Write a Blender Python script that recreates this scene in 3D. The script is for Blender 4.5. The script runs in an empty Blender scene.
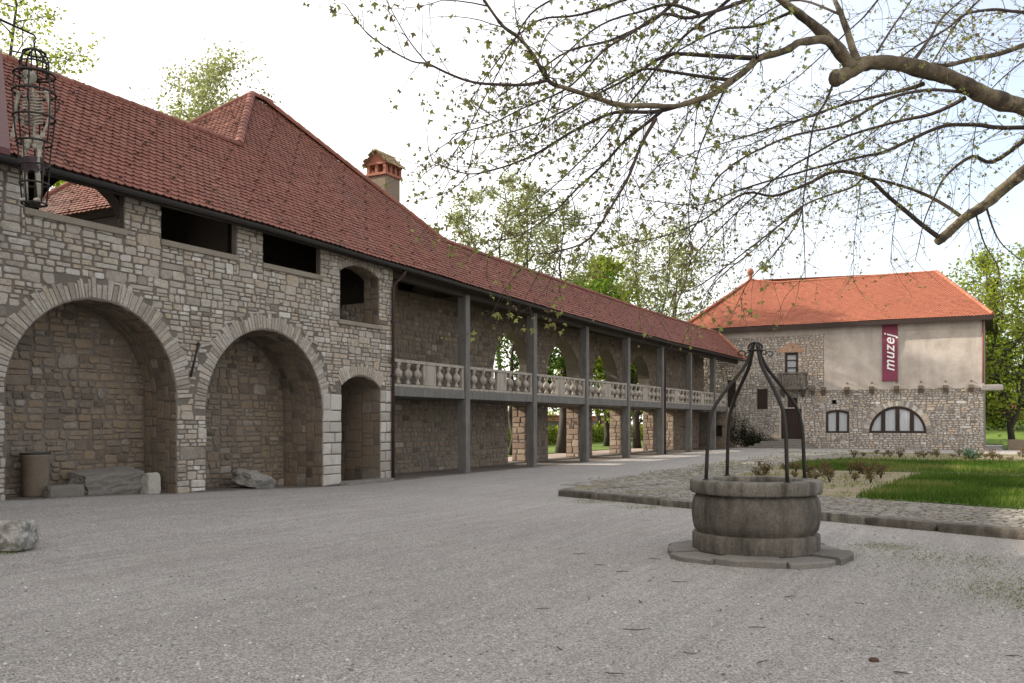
import bpy, math, random
from mathutils import Vector, Matrix, noise
from mathutils.geometry import tessellate_polygon

scn = bpy.context.scene
col = scn.collection
R = math.radians

# ------------------------------------------------------------------ camera, sky, sun, exposure
# world axes: +Y runs along the long stone wing, +X points from it into the courtyard
YAW = R(28.32)
CAM = Vector((14.84, 0.0, 1.6))
cd = bpy.data.cameras.new('camera'); cam = bpy.data.objects.new('camera', cd); col.objects.link(cam)
cam.location = CAM; cam.rotation_euler = (R(90), 0, YAW)
cd.lens = 36 * 900 / 1024; cd.sensor_width = 36; cd.shift_y = 81.5 / 1024
cd.clip_start = 0.1; cd.clip_end = 3000
scn.camera = cam

SUN_EL = R(26)
TO_SUN = Vector((-.963 * math.cos(SUN_EL), -.267 * math.cos(SUN_EL), math.sin(SUN_EL)))
w = bpy.data.worlds.new('World'); scn.world = w; w.use_nodes = True
nt = w.node_tree
sky = nt.nodes.new('ShaderNodeTexSky'); sky.sky_type = 'NISHITA'; sky.sun_disc = False
sky.sun_elevation = SUN_EL; sky.sun_rotation = math.atan2(TO_SUN.x, TO_SUN.y)
sky.air_density = 1.0; sky.dust_density = 4.0; sky.ozone_density = 1.0; sky.altitude = 300
bg = nt.nodes['Background']; bg.inputs['Strength'].default_value = 0.12
# thin bright spring cloud veils the blue, with one clearer gap low to the right of the museum
tcw = nt.nodes.new('ShaderNodeTexCoord')
dt = nt.nodes.new('ShaderNodeVectorMath'); dt.operation = 'DOT_PRODUCT'; nt.links.new(tcw.outputs['Generated'], dt.inputs[0]); dt.inputs[1].default_value = Vector((.36, .80, .42)).normalized()
mr_ = nt.nodes.new('ShaderNodeMapRange'); nt.links.new(dt.outputs['Value'], mr_.inputs[0])
for i_, x_ in enumerate((.50, .93, .92, .27)): mr_.inputs[i_ + 1].default_value = x_
cn = nt.nodes.new('ShaderNodeTexNoise'); cn.inputs['Scale'].default_value = 2.6; cn.inputs['Detail'].default_value = 6; cn.inputs['Roughness'].default_value = .55
nt.links.new(tcw.outputs['Generated'], cn.inputs['Vector'])
ad = nt.nodes.new('ShaderNodeMath'); ad.operation = 'MULTIPLY_ADD'; ad.use_clamp = True; nt.links.new(cn.outputs['Fac'], ad.inputs[0]); ad.inputs[1].default_value = .5
sb_ = nt.nodes.new('ShaderNodeMath'); sb_.operation = 'SUBTRACT'; nt.links.new(mr_.outputs[0], sb_.inputs[0]); sb_.inputs[1].default_value = .25
nt.links.new(sb_.outputs[0], ad.inputs[2])
mxw = nt.nodes.new('ShaderNodeMix'); mxw.data_type = 'RGBA'; nt.links.new(ad.outputs[0], mxw.inputs[0]); nt.links.new(sky.outputs[0], mxw.inputs[6])
mxw.inputs[7].default_value = (5.3, 5.05, 4.75, 1)
nt.links.new(mxw.outputs[2], bg.inputs['Color'])
sd = bpy.data.lights.new('sun', 'SUN'); sd.energy = 3.0; sd.angle = R(0.8); sd.color = (1, .89, .74)
sun = bpy.data.objects.new('sun', sd); col.objects.link(sun)
sun.rotation_euler = (-TO_SUN).to_track_quat('-Z', 'Y').to_euler(); sun.location = (0, 0, 40)
scn.view_settings.view_transform = 'Standard'; scn.view_settings.look = 'None'
scn.view_settings.exposure = 1.55; scn.view_settings.gamma = 1
scn.view_settings.use_curve_mapping = False
scn.render.engine = 'CYCLES'
scn.cycles.max_bounces = 6; scn.cycles.diffuse_bounces = 3; scn.cycles.transparent_max_bounces = 8

def at(px, depth):
    u = (px - 512) / 900 * depth
    return (CAM.x + math.cos(YAW) * u - math.sin(YAW) * depth, math.sin(YAW) * u + math.cos(YAW) * depth)
def at3(px, py, depth):
    x, y = at(px, depth)
    return Vector((x, y, 1.6 + (423 - py) / 900 * depth))

# ------------------------------------------------------------------ materials
def ramp(nt, stops, fac):
    n = nt.nodes.new('ShaderNodeValToRGB'); e = n.color_ramp.elements
    while len(e) < len(stops): e.new(.5)
    for i, c in enumerate(stops):
        e[i].position = i / max(1, len(stops) - 1); e[i].color = (*c, 1)
    nt.links.new(fac, n.inputs[0]); return n.outputs[0]
def nz(nt, vec, scale, detail=4, rough=.6, dist=0):
    n = nt.nodes.new('ShaderNodeTexNoise'); n.inputs['Scale'].default_value = scale
    n.inputs['Detail'].default_value = detail; n.inputs['Roughness'].default_value = rough
    n.inputs['Distortion'].default_value = dist
    nt.links.new(vec, n.inputs['Vector']); return n.outputs['Fac']
def mth(nt, op, a, b=None, c=None, clamp=False):
    n = nt.nodes.new('ShaderNodeMath'); n.operation = op; n.use_clamp = clamp
    for i, x in enumerate((a, b, c)):
        if x is None: continue
        if isinstance(x, (int, float)): n.inputs[i].default_value = x
        else: nt.links.new(x, n.inputs[i])
    return n.outputs[0]
def mixc(nt, fac, a, b, mode='MIX'):
    n = nt.nodes.new('ShaderNodeMix'); n.data_type = 'RGBA'; n.blend_type = mode
    for s, x in ((n.inputs[0], fac), (n.inputs[6], a), (n.inputs[7], b)):
        if isinstance(x, (int, float)): s.default_value = x
        elif isinstance(x, tuple): s.default_value = (*x, 1)
        else: nt.links.new(x, s)
    return n.outputs[2]
def maprange(nt, v, a, b, c, d):
    n = nt.nodes.new('ShaderNodeMapRange')
    for i, x in enumerate((a, b, c, d)): n.inputs[i + 1].default_value = x
    nt.links.new(v, n.inputs[0]); return n.outputs[0]
def new_mat(name):
    m = bpy.data.materials.new(name); m.use_nodes = True
    nt = m.node_tree; p = nt.nodes['Principled BSDF']
    tc = nt.nodes.new('ShaderNodeTexCoord'); geo = nt.nodes.new('ShaderNodeNewGeometry')
    return m, nt, p, geo.outputs['Position']
def bump(nt, p, h, strength, dist):
    b = nt.nodes.new('ShaderNodeBump'); b.inputs['Strength'].default_value = strength; b.inputs['Distance'].default_value = dist
    nt.links.new(h, b.inputs['Height']); nt.links.new(b.outputs[0], p.inputs['Normal'])
def surf(name, cols, scale=3, rough=.85, bs=.4, bscale=40, bdist=.01, attr=True, nvar=.5, grain=.25, gscale=30, metal=0, stain=None, spec=.3, streak=False):
    """colour = ramp(per-piece tint + noise), fine grain, optional stains, bump"""
    m, nt, p, pos = new_mat(name)
    n1 = nz(nt, pos, scale, 5)
    f = mth(nt, 'MULTIPLY_ADD', n1, nvar * 2, .5 - nvar)
    if attr:
        a = nt.nodes.new('ShaderNodeAttribute'); a.attribute_name = 't1'
        f = mth(nt, 'ADD', a.outputs['Fac'], mth(nt, 'MULTIPLY', mth(nt, 'SUBTRACT', n1, .5), nvar), clamp=True)
    c = ramp(nt, cols, f)
    g = nz(nt, pos, gscale, 4, .7)
    gv = maprange(nt, g, .25, .75, 1 - grain, 1 + grain)
    comb = nt.nodes.new('ShaderNodeCombineColor')
    for i in range(3): nt.links.new(gv, comb.inputs[i])
    c = mixc(nt, 1.0, c, comb.outputs[0], 'MULTIPLY')
    if stain:
        sc, sscale, lo, hi, amt = stain
        sv = pos
        if streak:
            mp = nt.nodes.new('ShaderNodeMapping'); mp.inputs['Scale'].default_value = (1, 1, .22); nt.links.new(pos, mp.inputs[0]); sv = mp.outputs[0]
        s = nz(nt, sv, sscale, 6, .65)
        c = mixc(nt, maprange(nt, s, lo, hi, 0, amt), c, sc)
    nt.links.new(c, p.inputs['Base Color'])
    p.inputs['Roughness'].default_value = rough; p.inputs['Metallic'].default_value = metal
    p.inputs['Specular IOR Level'].default_value = spec
    if bs: bump(nt, p, nz(nt, pos, bscale, 5, .65), bs, bdist)
    return m
def leafmat(name, cols, trans=.4):
    m = bpy.data.materials.new(name); m.use_nodes = True; nt = m.node_tree
    nt.nodes.remove(nt.nodes['Principled BSDF'])
    a = nt.nodes.new('ShaderNodeAttribute'); a.attribute_name = 't1'
    c = ramp(nt, cols, a.outputs['Fac'])
    d = nt.nodes.new('ShaderNodeBsdfDiffuse'); t = nt.nodes.new('ShaderNodeBsdfTranslucent')
    mx = nt.nodes.new('ShaderNodeMixShader'); mx.inputs[0].default_value = trans
    nt.links.new(c, d.inputs[0]); nt.links.new(c, t.inputs[0])
    nt.links.new(d.outputs[0], mx.inputs[1]); nt.links.new(t.outputs[0], mx.inputs[2])
    nt.links.new(mx.outputs[0], nt.nodes['Material Output'].inputs[0])
    return m
M = {}
M['stone'] = surf('rubble_stone', [(.115, .096, .08), (.205, .18, .152), (.275, .248, .215), (.335, .312, .28), (.30, .25, .19), (.39, .37, .34), (.50, .48, .45)], scale=4, nvar=.42, grain=.3, gscale=22, bs=.6, bscale=24, bdist=.02,
                  stain=((.085, .08, .072), .9, .56, .75, .5))
M['stone_dark'] = surf('shade_darkened_stone', [(.065, .052, .041), (.125, .100, .077), (.175, .144, .112), (.185, .138, .095), (.155, .13, .105), (.27, .24, .20)], scale=4, nvar=.45, grain=.3, gscale=22, bs=.6, bscale=24, bdist=.02,
                       stain=((.07, .065, .058), .8, .5, .75, .5))  # base colour lowered to put recess and gallery shade into the stone
M['mortar'] = surf('lime_mortar', [(.075, .064, .053), (.125, .108, .092), (.175, .155, .132)], scale=1.5, attr=False, grain=.3, gscale=40, bs=.7, bscale=60, bdist=.012)
M['sill'] = surf('sill_stone', [(.17, .145, .115), (.25, .22, .18)], scale=3, attr=False, grain=.2, bs=.4, stain=((.11, .095, .075), 2, .5, .7, .6))
M['stone_pale'] = surf('pale_limestone', [(.19, .17, .145), (.29, .27, .24), (.36, .34, .31), (.43, .41, .38)], scale=5, nvar=.4, grain=.2, gscale=30, bs=.4, bscale=30,
                       stain=((.16, .14, .115), 1.6, .5, .75, .55))
M['museum_stone'] = surf('museum_stone', [(.13, .115, .10), (.27, .25, .23), (.40, .38, .355), (.50, .48, .455), (.44, .34, .25), (.62, .61, .59)], scale=2, nvar=.4, grain=.2, gscale=9, bs=.5, bscale=12, bdist=.03,
                         stain=((.16, .145, .13), .35, .5, .75, .5))
M['museum_mortar'] = surf('pale_mortar', [(.17, .15, .132), (.27, .245, .215)], scale=1.2, attr=False, grain=.25, gscale=15, bs=.4, bscale=20)
M['plaster'] = surf('old_plaster', [(.31, .27, .235), (.42, .375, .335), (.48, .44, .40)], scale=.8, attr=False, nvar=1.1, grain=.1, gscale=7, bs=.25, bscale=25,
                    stain=((.29, .26, .235), 1.1, .46, .70, .7), streak=True)
M['concrete'] = surf('grey_concrete', [(.092, .088, .082), (.13, .125, .118), (.175, .169, .16)], scale=2, nvar=.6, attr=False, grain=.15, gscale=50, bs=.3, bscale=60,
                     stain=((.062, .06, .055), 5, .45, .72, .7), streak=True)
M['baluster'] = surf('cast_stone', [(.25, .225, .19), (.33, .30, .265)], scale=3, attr=False, grain=.15, gscale=40, bs=.3, bscale=60, stain=((.11, .10, .085), 7, .48, .72, .75), streak=True)
M['tile'] = surf('red_brown_tile', [(.065, .03, .024), (.14, .050, .036), (.185, .070, .050), (.225, .092, .064), (.31, .165, .115)], scale=.7, nvar=.35, rough=.75, grain=.22, gscale=14, bs=.25, bscale=50, bdist=.006,
                 stain=((.13, .085, .066), .45, .50, .78, .5))
M['tile_orange'] = surf('orange_tile', [(.155, .054, .036), (.265, .088, .052), (.31, .110, .066), (.37, .150, .09)], scale=.5, nvar=.35, rough=.75, grain=.15, gscale=8, bs=.2, bscale=30, bdist=.006)
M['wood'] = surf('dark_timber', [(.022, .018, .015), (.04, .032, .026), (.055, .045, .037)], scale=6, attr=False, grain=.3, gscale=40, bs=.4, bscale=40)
M['metal'] = surf('dark_sheet_metal', [(.028, .026, .025), (.05, .047, .045)], scale=4, attr=False, rough=.5, bs=.1, metal=.3)
M['pipe'] = surf('brown_pipe', [(.035, .02, .018), (.055, .03, .026)], scale=4, attr=False, rough=.5, bs=.1)
M['iron'] = surf('wrought_iron', [(.010, .009, .008), (.022, .018, .016), (.04, .026, .02)], scale=12, attr=False, rough=.6, bs=.3, bscale=90, bdist=.003)
M['maroon'] = surf('maroon_sheet', [(.075, .024, .024), (.105, .034, .033)], scale=2, attr=False, rough=.5, bs=.1)
M['corbel'] = surf('brown_corbel', [(.10, .075, .06), (.17, .13, .10)], scale=6, attr=False, bs=.4)
M['brick'] = surf('old_brick', [(.20, .075, .05), (.28, .115, .075), (.34, .18, .12)], scale=4, nvar=.6, grain=.2, bs=.4)
M['bone'] = surf('weathered_bone', [(.20, .185, .15), (.34, .32, .27), (.42, .40, .34)], scale=14, attr=False, nvar=.9, grain=.2, bs=.3)
M['rag'] = surf('purple_rag', [(.035, .026, .03), (.075, .052, .062)], scale=8, attr=False, bs=.4)
M['frame'] = surf('dark_brown_frame', [(.018, .011, .009), (.035, .02, .016)], scale=6, attr=False, rough=.55, bs=.2)
M['curtain'] = surf('white_curtain', [(.25, .27, .295), (.40, .42, .44)], scale=2, attr=True, nvar=.2, rough=.9, bs=0, grain=.05)
M['banner'] = surf('plum_banner', [(.16, .035, .065), (.21, .05, .085)], scale=1.5, attr=False, nvar=.8, bs=.1, grain=.06)
M['white'] = surf('white_print', [(.72, .70, .70), (.8, .78, .78)], scale=2, attr=False, bs=0, grain=.03)
M['well_stone'] = surf('well_stone', [(.065, .056, .045), (.115, .102, .085), (.19, .175, .15), (.31, .295, .265)], scale=5, nvar=.75, grain=.35, gscale=35, bs=.7, bscale=30, bdist=.02,
                       stain=((.038, .033, .026), 6, .42, .66, .85), streak=True)
M['lichen'] = surf('lichen_stone', [(.10, .095, .085), (.22, .21, .195), (.36, .35, .335), (.46, .45, .44)], scale=6, attr=False, nvar=1.0, grain=.3, gscale=40, bs=.7, bscale=25, bdist=.02, stain=((.07, .072, .05), 5, .5, .62, .8))
M['slab_stone'] = surf('slab_stone', [(.10, .092, .08), (.175, .163, .148), (.25, .238, .222)], scale=4, nvar=.6, grain=.25, gscale=35, bs=.6, bscale=30, bdist=.02, stain=((.10, .095, .085), 2, .5, .75, .6))
M['cobble'] = surf('cobble_stone', [(.10, .092, .08), (.165, .152, .135), (.22, .205, .185), (.27, .255, .235)], scale=2, nvar=.5, grain=.25, gscale=30, bs=.6, bscale=25, bdist=.02, stain=((.15, .145, .06), .9, .52, .7, .5))
M['bin'] = surf('tan_bin', [(.13, .105, .08), (.20, .165, .125)], scale=3, attr=False, nvar=.8, grain=.2, bs=.2)
M['bark'] = surf('plane_bark', [(.05, .038, .026), (.09, .07, .045), (.15, .125, .078), (.36, .30, .20)], scale=5, attr=False, nvar=.9, grain=.3, gscale=30, bs=.7, bscale=25, bdist=.02,
                 stain=((.035, .028, .02), 4, .50, .58, .85))
M['twig'] = surf('twig_bark', [(.035, .026, .022), (.075, .055, .043)], scale=10, attr=False, bs=0, grain=.2)
M['trunk'] = surf('dull_bark', [(.028, .022, .018), (.065, .055, .045)], scale=5, attr=False, bs=.6, bscale=20, bdist=.03)
M['soil'] = surf('bare_soil', [(.13, .10, .068), (.21, .165, .11), (.28, .23, .155)], scale=2.5, attr=False, nvar=.8, grain=.3, gscale=40, bs=.7, bscale=30, bdist=.03,
                 stain=((.12, .135, .045), 1.1, .45, .62, .75))
M['lawn'] = surf('grass_ground', [(.04, .065, .013), (.065, .11, .02), (.12, .155, .04)], scale=1.2, attr=False, nvar=.9, grain=.35, gscale=30, bs=.8, bscale=25, bdist=.05)
M['blade'] = leafmat('grass_blade', [(.042, .078, .014), (.068, .122, .02), (.115, .165, .032), (.23, .21, .085)], .4)
M['leaf'] = leafmat('young_leaf', [(.17, .11, .075), (.21, .21, .075), (.28, .31, .09), (.36, .39, .13)], .55)
M['leaf_pale'] = leafmat('pale_leaf', [(.17, .19, .075), (.25, .28, .11), (.34, .37, .17)], .5)
M['leaf_yg'] = leafmat('yellow_green_leaf', [(.10, .15, .02), (.19, .26, .035), (.29, .34, .05), (.36, .38, .09)], .5)
M['leaf_green'] = leafmat('green_leaf', [(.03, .06, .01), (.06, .12, .015), (.11, .19, .025)], .4)
M['leaf_dark'] = leafmat('dark_leaf', [(.010, .015, .007), (.02, .028, .012), (.035, .045, .02)], .15)
M['leaf_rose'] = leafmat('rose_leaf', [(.085, .045, .03), (.14, .075, .045), (.15, .13, .06), (.13, .16, .055)], .35)
M['leaf_blue'] = leafmat('blue_leaf', [(.06, .11, .07), (.10, .17, .11)], .25)
M['pink_paving'] = surf('paving_slabs', [(.30, .24, .21), (.38, .31, .28)], scale=1, attr=False, grain=.15, bs=.3)
M['debris'] = surf('debris_wood', [(.05, .03, .022), (.10, .06, .04)], scale=20, attr=False, bs=.3)

def gravel_mat():
    m, nt, p, pos = new_mat('gravel')
    big = nz(nt, pos, .28, 4, .55); mid = nz(nt, pos, 2.4, 5, .65)
    c = ramp(nt, [(.24, .224, .21), (.345, .327, .311), (.44, .422, .405)], mth(nt, 'ADD', mth(nt, 'MULTIPLY', big, .65), mth(nt, 'MULTIPLY', mid, .38), clamp=True))
    v = nt.nodes.new('ShaderNodeTexVoronoi'); v.inputs['Scale'].default_value = 85; nt.links.new(pos, v.inputs['Vector'])
    sep = nt.nodes.new('ShaderNodeSeparateColor'); nt.links.new(v.outputs['Color'], sep.inputs[0])
    g = maprange(nt, sep.outputs[0], 0, 1, .55, 1.46)
    g2 = maprange(nt, nz(nt, pos, 45, 6, .8), .25, .75, .66, 1.34)
    gg = mth(nt, 'MULTIPLY', g, g2)
    comb = nt.nodes.new('ShaderNodeCombineColor')
    for i in range(3): nt.links.new(gg, comb.inputs[i])
    c = mixc(nt, 1.0, c, comb.outputs[0], 'MULTIPLY')
    mt_ = nt.nodes.new('ShaderNodeMapping'); mt_.inputs['Rotation'].default_value = (0, 0, R(-58)); mt_.inputs['Scale'].default_value = (2.6, .16, 1)
    nt.links.new(pos, mt_.inputs[0])
    tk = maprange(nt, nz(nt, mt_.outputs[0], 1.0, 6, .7, 1.5), .35, .65, .89, 1.08)      # compacted wheel lines and looser, paler drifts
    cb_ = nt.nodes.new('ShaderNodeCombineColor')
    for i in range(3): nt.links.new(tk, cb_.inputs[i])
    c = mixc(nt, 1.0, c, cb_.outputs[0], 'MULTIPLY')
    wm = nz(nt, pos, .55, 5, .7)
    c = mixc(nt, maprange(nt, wm, .56, .72, 0, .35), c, (.27, .225, .18))
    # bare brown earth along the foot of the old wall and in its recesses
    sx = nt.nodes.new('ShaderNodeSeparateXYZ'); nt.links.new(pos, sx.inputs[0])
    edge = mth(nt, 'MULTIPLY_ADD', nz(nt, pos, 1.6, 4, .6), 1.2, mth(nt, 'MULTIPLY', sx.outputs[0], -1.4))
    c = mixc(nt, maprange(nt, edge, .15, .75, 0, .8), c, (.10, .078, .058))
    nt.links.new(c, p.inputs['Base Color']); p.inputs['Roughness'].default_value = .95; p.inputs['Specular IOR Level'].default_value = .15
    # faint wheel ruts plus pebbly relief
    mp = nt.nodes.new('ShaderNodeMapping'); mp.inputs['Rotation'].default_value = (0, 0, R(-52)); mp.inputs['Scale'].default_value = (5.5, .45, 1)
    nt.links.new(pos, mp.inputs[0])
    rut = nz(nt, mp.outputs[0], 1.0, 3, .5)
    h = mth(nt, 'ADD', mth(nt, 'MULTIPLY', v.outputs['Distance'], -.35), mth(nt, 'ADD', mth(nt, 'MULTIPLY', nz(nt, pos, 14, 5, .7), 1.1), mth(nt, 'MULTIPLY', rut, 1.9)))
    bump(nt, p, h, 1.0, .04)
    return m
M['gravel'] = gravel_mat()

# ------------------------------------------------------------------ mesh helpers
def rotz(p, a): return (p[0] * math.cos(a) - p[1] * math.sin(a), p[0] * math.sin(a) + p[1] * math.cos(a), p[2])
class MB:
    def __init__(s): s.v = []; s.f = []; s.t = []; s.mi = []; s.sm = []
    def add(s, vs, fs, t=.5, m=0, sm=False):
        o = len(s.v); s.v.extend(tuple(p) for p in vs)
        for f in fs:
            s.f.append(tuple(i + o for i in f)); s.t.append(t); s.mi.append(m); s.sm.append(sm)
    def quad(s, a, b, c, d, t=.5, m=0): s.add([a, b, c, d], [(0, 1, 2, 3)], t, m)
    def box(s, x0, x1, y0, y1, z0, z1, b=.012, t=.5, m=0, rot=0, c=None):
        b = min(b, .45 * min(abs(x1 - x0), abs(y1 - y0), abs(z1 - z0)))
        cx, cy, cz = (x0 + x1) / 2, (y0 + y1) / 2, (z0 + z1) / 2
        h = (abs(x1 - x0) / 2, abs(y1 - y0) / 2, abs(z1 - z0) / 2)
        vs = []; idx = {}
        for sx in (-1, 1):
            for sy in (-1, 1):
                for sz in (-1, 1):
                    for ax in range(3):
                        q = [sx * (h[0] - b), sy * (h[1] - b), sz * (h[2] - b)]
                        q[ax] = (sx, sy, sz)[ax] * h[ax]
                        idx[(sx, sy, sz, ax)] = len(vs)
                        q = rotz(q, rot) if rot else q
                        vs.append((q[0] + cx, q[1] + cy, q[2] + cz))
        fs = []
        S = (-1, 1)
        for sg in S:
            fs.append([idx[(sg, a, c_, 0)] for a, c_ in ((-1, -1), (1, -1), (1, 1), (-1, 1))])
            fs.append([idx[(a, sg, c_, 1)] for a, c_ in ((-1, -1), (1, -1), (1, 1), (-1, 1))])
            fs.append([idx[(a, c_, sg, 2)] for a, c_ in ((-1, -1), (1, -1), (1, 1), (-1, 1))])
        for a in S:
            for c_ in S:
                fs.append([idx[(a, c_, -1, 0)], idx[(a, c_, 1, 0)], idx[(a, c_, 1, 1)], idx[(a, c_, -1, 1)]])
                fs.append([idx[(a, -1, c_, 0)], idx[(a, 1, c_, 0)], idx[(a, 1, c_, 2)], idx[(a, -1, c_, 2)]])
                fs.append([idx[(-1, a, c_, 1)], idx[(1, a, c_, 1)], idx[(1, a, c_, 2)], idx[(-1, a, c_, 2)]])
                for e in S: fs.append([idx[(a, c_, e, 0)], idx[(a, c_, e, 1)], idx[(a, c_, e, 2)]])
        s.add(vs, fs, t, m)
    def tube(s, pts, r, n=8, t=.5, m=0, cap=True, rough=0):
        pts = [Vector(p) for p in pts]
        rs = r if isinstance(r, (list, tuple)) else [r] * len(pts)
        u = None; vs = []
        for i, p in enumerate(pts):
            d = (pts[min(i + 1, len(pts) - 1)] - pts[max(i - 1, 0)])
            d = d.normalized() if d.length > 1e-9 else Vector((0, 0, 1))
            if u is None:
                u = d.orthogonal().normalized()
            else:
                u = u - d * u.dot(d)
                u = u.normalized() if u.length > 1e-6 else d.orthogonal().normalized()
            v = d.cross(u)
            for k in range(n):
                a = 2 * math.pi * k / n
                o_ = u * math.cos(a) + v * math.sin(a); q_ = p + o_ * rs[i]
                vs.append(q_ + o_ * rs[i] * rough * (noise.noise(q_ * 5) + .5 * noise.noise(q_ * 13)) if rough else q_)
        fs = []
        for i in range(len(pts) - 1):
            for k in range(n):
                k2 = (k + 1) % n
                fs.append((i * n + k, i * n + k2, (i + 1) * n + k2, (i + 1) * n + k))
        if cap and n > 2: fs += [tuple(range(n))[::-1], tuple(range((len(pts) - 1) * n, len(pts) * n))]
        s.add(vs, fs, t, m, True)
    def lathe(s, prof, cx, cy, n=32, t=.5, m=0, wob=0, seed=0, closed=False):
        vs = []; fs = []
        for (r, z) in prof:
            for k in range(n):
                a = 2 * math.pi * k / n
                q = 1 + (wob * noise.noise((math.cos(a) * 2.2 + seed, math.sin(a) * 2.2, z * 3)) if wob else 0)
                dz = wob * .5 * noise.noise((math.cos(a) * 3 + 9, math.sin(a) * 3 + seed, z * 2 + 5)) if wob else 0
                vs.append((cx + r * q * math.cos(a), cy + r * q * math.sin(a), z + dz))
        L = len(prof)
        for i in range(L if closed else L - 1):
            i2 = (i + 1) % L
            for k in range(n):
                k2 = (k + 1) % n
                fs.append((i * n + k, i * n + k2, i2 * n + k2, i2 * n + k))
        s.add(vs, fs, t, m, True)
    def ball(s, c, r, n=10, t=.5, m=0):
        rx, ry, rz = r if isinstance(r, (tuple, list)) else (r, r, r)
        vs = [(c[0], c[1], c[2] - rz)]; fs = []
        L = max(4, n // 2)
        for i in range(1, L):
            th = math.pi * i / L
            for k in range(n):
                a = 2 * math.pi * k / n
                vs.append((c[0] + rx * math.sin(th) * math.cos(a), c[1] + ry * math.sin(th) * math.sin(a), c[2] - rz * math.cos(th)))
        vs.append((c[0], c[1], c[2] + rz)); T = len(vs) - 1
        for k in range(n):
            fs.append((0, 1 + (k + 1) % n, 1 + k)); fs.append((T, T - n + k, T - n + (k + 1) % n))
        for i in range(L - 2):
            for k in range(n):
                a = 1 + i * n + k; b = 1 + i * n + (k + 1) % n
                fs.append((a, b, b + n, a + n))
        s.add(vs, fs, t, m, True)
    def build(s, name, mats, parent=None, label=None):
        if not isinstance(mats, (list, tuple)): mats = [mats]
        off = Vector((0, 0, 0)); q = parent
        while q is not None: off = off + q.location; q = q.parent
        me = bpy.data.meshes.new(name)
        me.from_pydata([(a - off.x, b - off.y, c - off.z) for a, b, c in s.v], [], s.f)
        for mm in mats: me.materials.append(mm)
        me.polygons.foreach_set('material_index', s.mi)
        me.polygons.foreach_set('use_smooth', s.sm)
        at_ = me.attributes.new('t1', 'FLOAT', 'FACE'); at_.data.foreach_set('value', s.t)
        me.update()
        o = bpy.data.objects.new(name, me); col.objects.link(o)
        if parent: o.parent = parent
        if label: o['label'] = label
        return o
def tag(o, label=None, cat=None, group=None, kind=None):
    for k, x in (('label', label), ('category', cat), ('group', group), ('kind', kind)):
        if x: o[k] = x
    return o
def empty(name, loc, label, cat, group=None):
    o = bpy.data.objects.new(name, None); col.objects.link(o); o.location = loc; o.empty_display_size = .2
    return tag(o, label, cat, group)
def rebase(o, loc):
    """put a one-mesh thing's origin at its base"""
    loc = Vector(loc); o.data.transform(Matrix.Translation(-loc)); o.location = loc; return o
def copy_tree(o, parent=None):
    c = o.copy(); col.objects.link(c); c.parent = parent
    for ch in list(o.children): copy_tree(ch, c)
    return c

# ---- masonry: irregular stones as real, slightly proud blocks on a mortar surface
def stone_poly(mb, pts, fmap, bulge, t, m=0, gap=.01):
    n = len(pts)
    cu = sum(p[0] for p in pts) / n; cv = sum(p[1] for p in pts) / n
    size = min(max(p[0] for p in pts) - min(p[0] for p in pts), max(p[1] for p in pts) - min(p[1] for p in pts))
    if size < .03: return
    def sc(k): return [(cu + (p[0] - cu) * k, cv + (p[1] - cv) * k) for p in pts]
    k0 = 1 - min(.3, gap / (size * .5)); k1 = k0 - min(.10, .008 / (size * .5)); k2 = k1 - min(.22, .022 / (size * .5))
    vs = [fmap(u, v, -.012) for u, v in sc(k0)] + [fmap(u, v, bulge * .75) for u, v in sc(k1)] + [fmap(u, v, bulge) for u, v in sc(k2)]
    fs = []
    for r_ in range(2):
        for i in range(n):
            j = (i + 1) % n
            fs.append((r_ * n + i, r_ * n + j, (r_ + 1) * n + j, (r_ + 1) * n + i))
    fs.append(tuple(range(2 * n, 3 * n)))
    mb.add(vs, fs, t, m, False)
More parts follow.
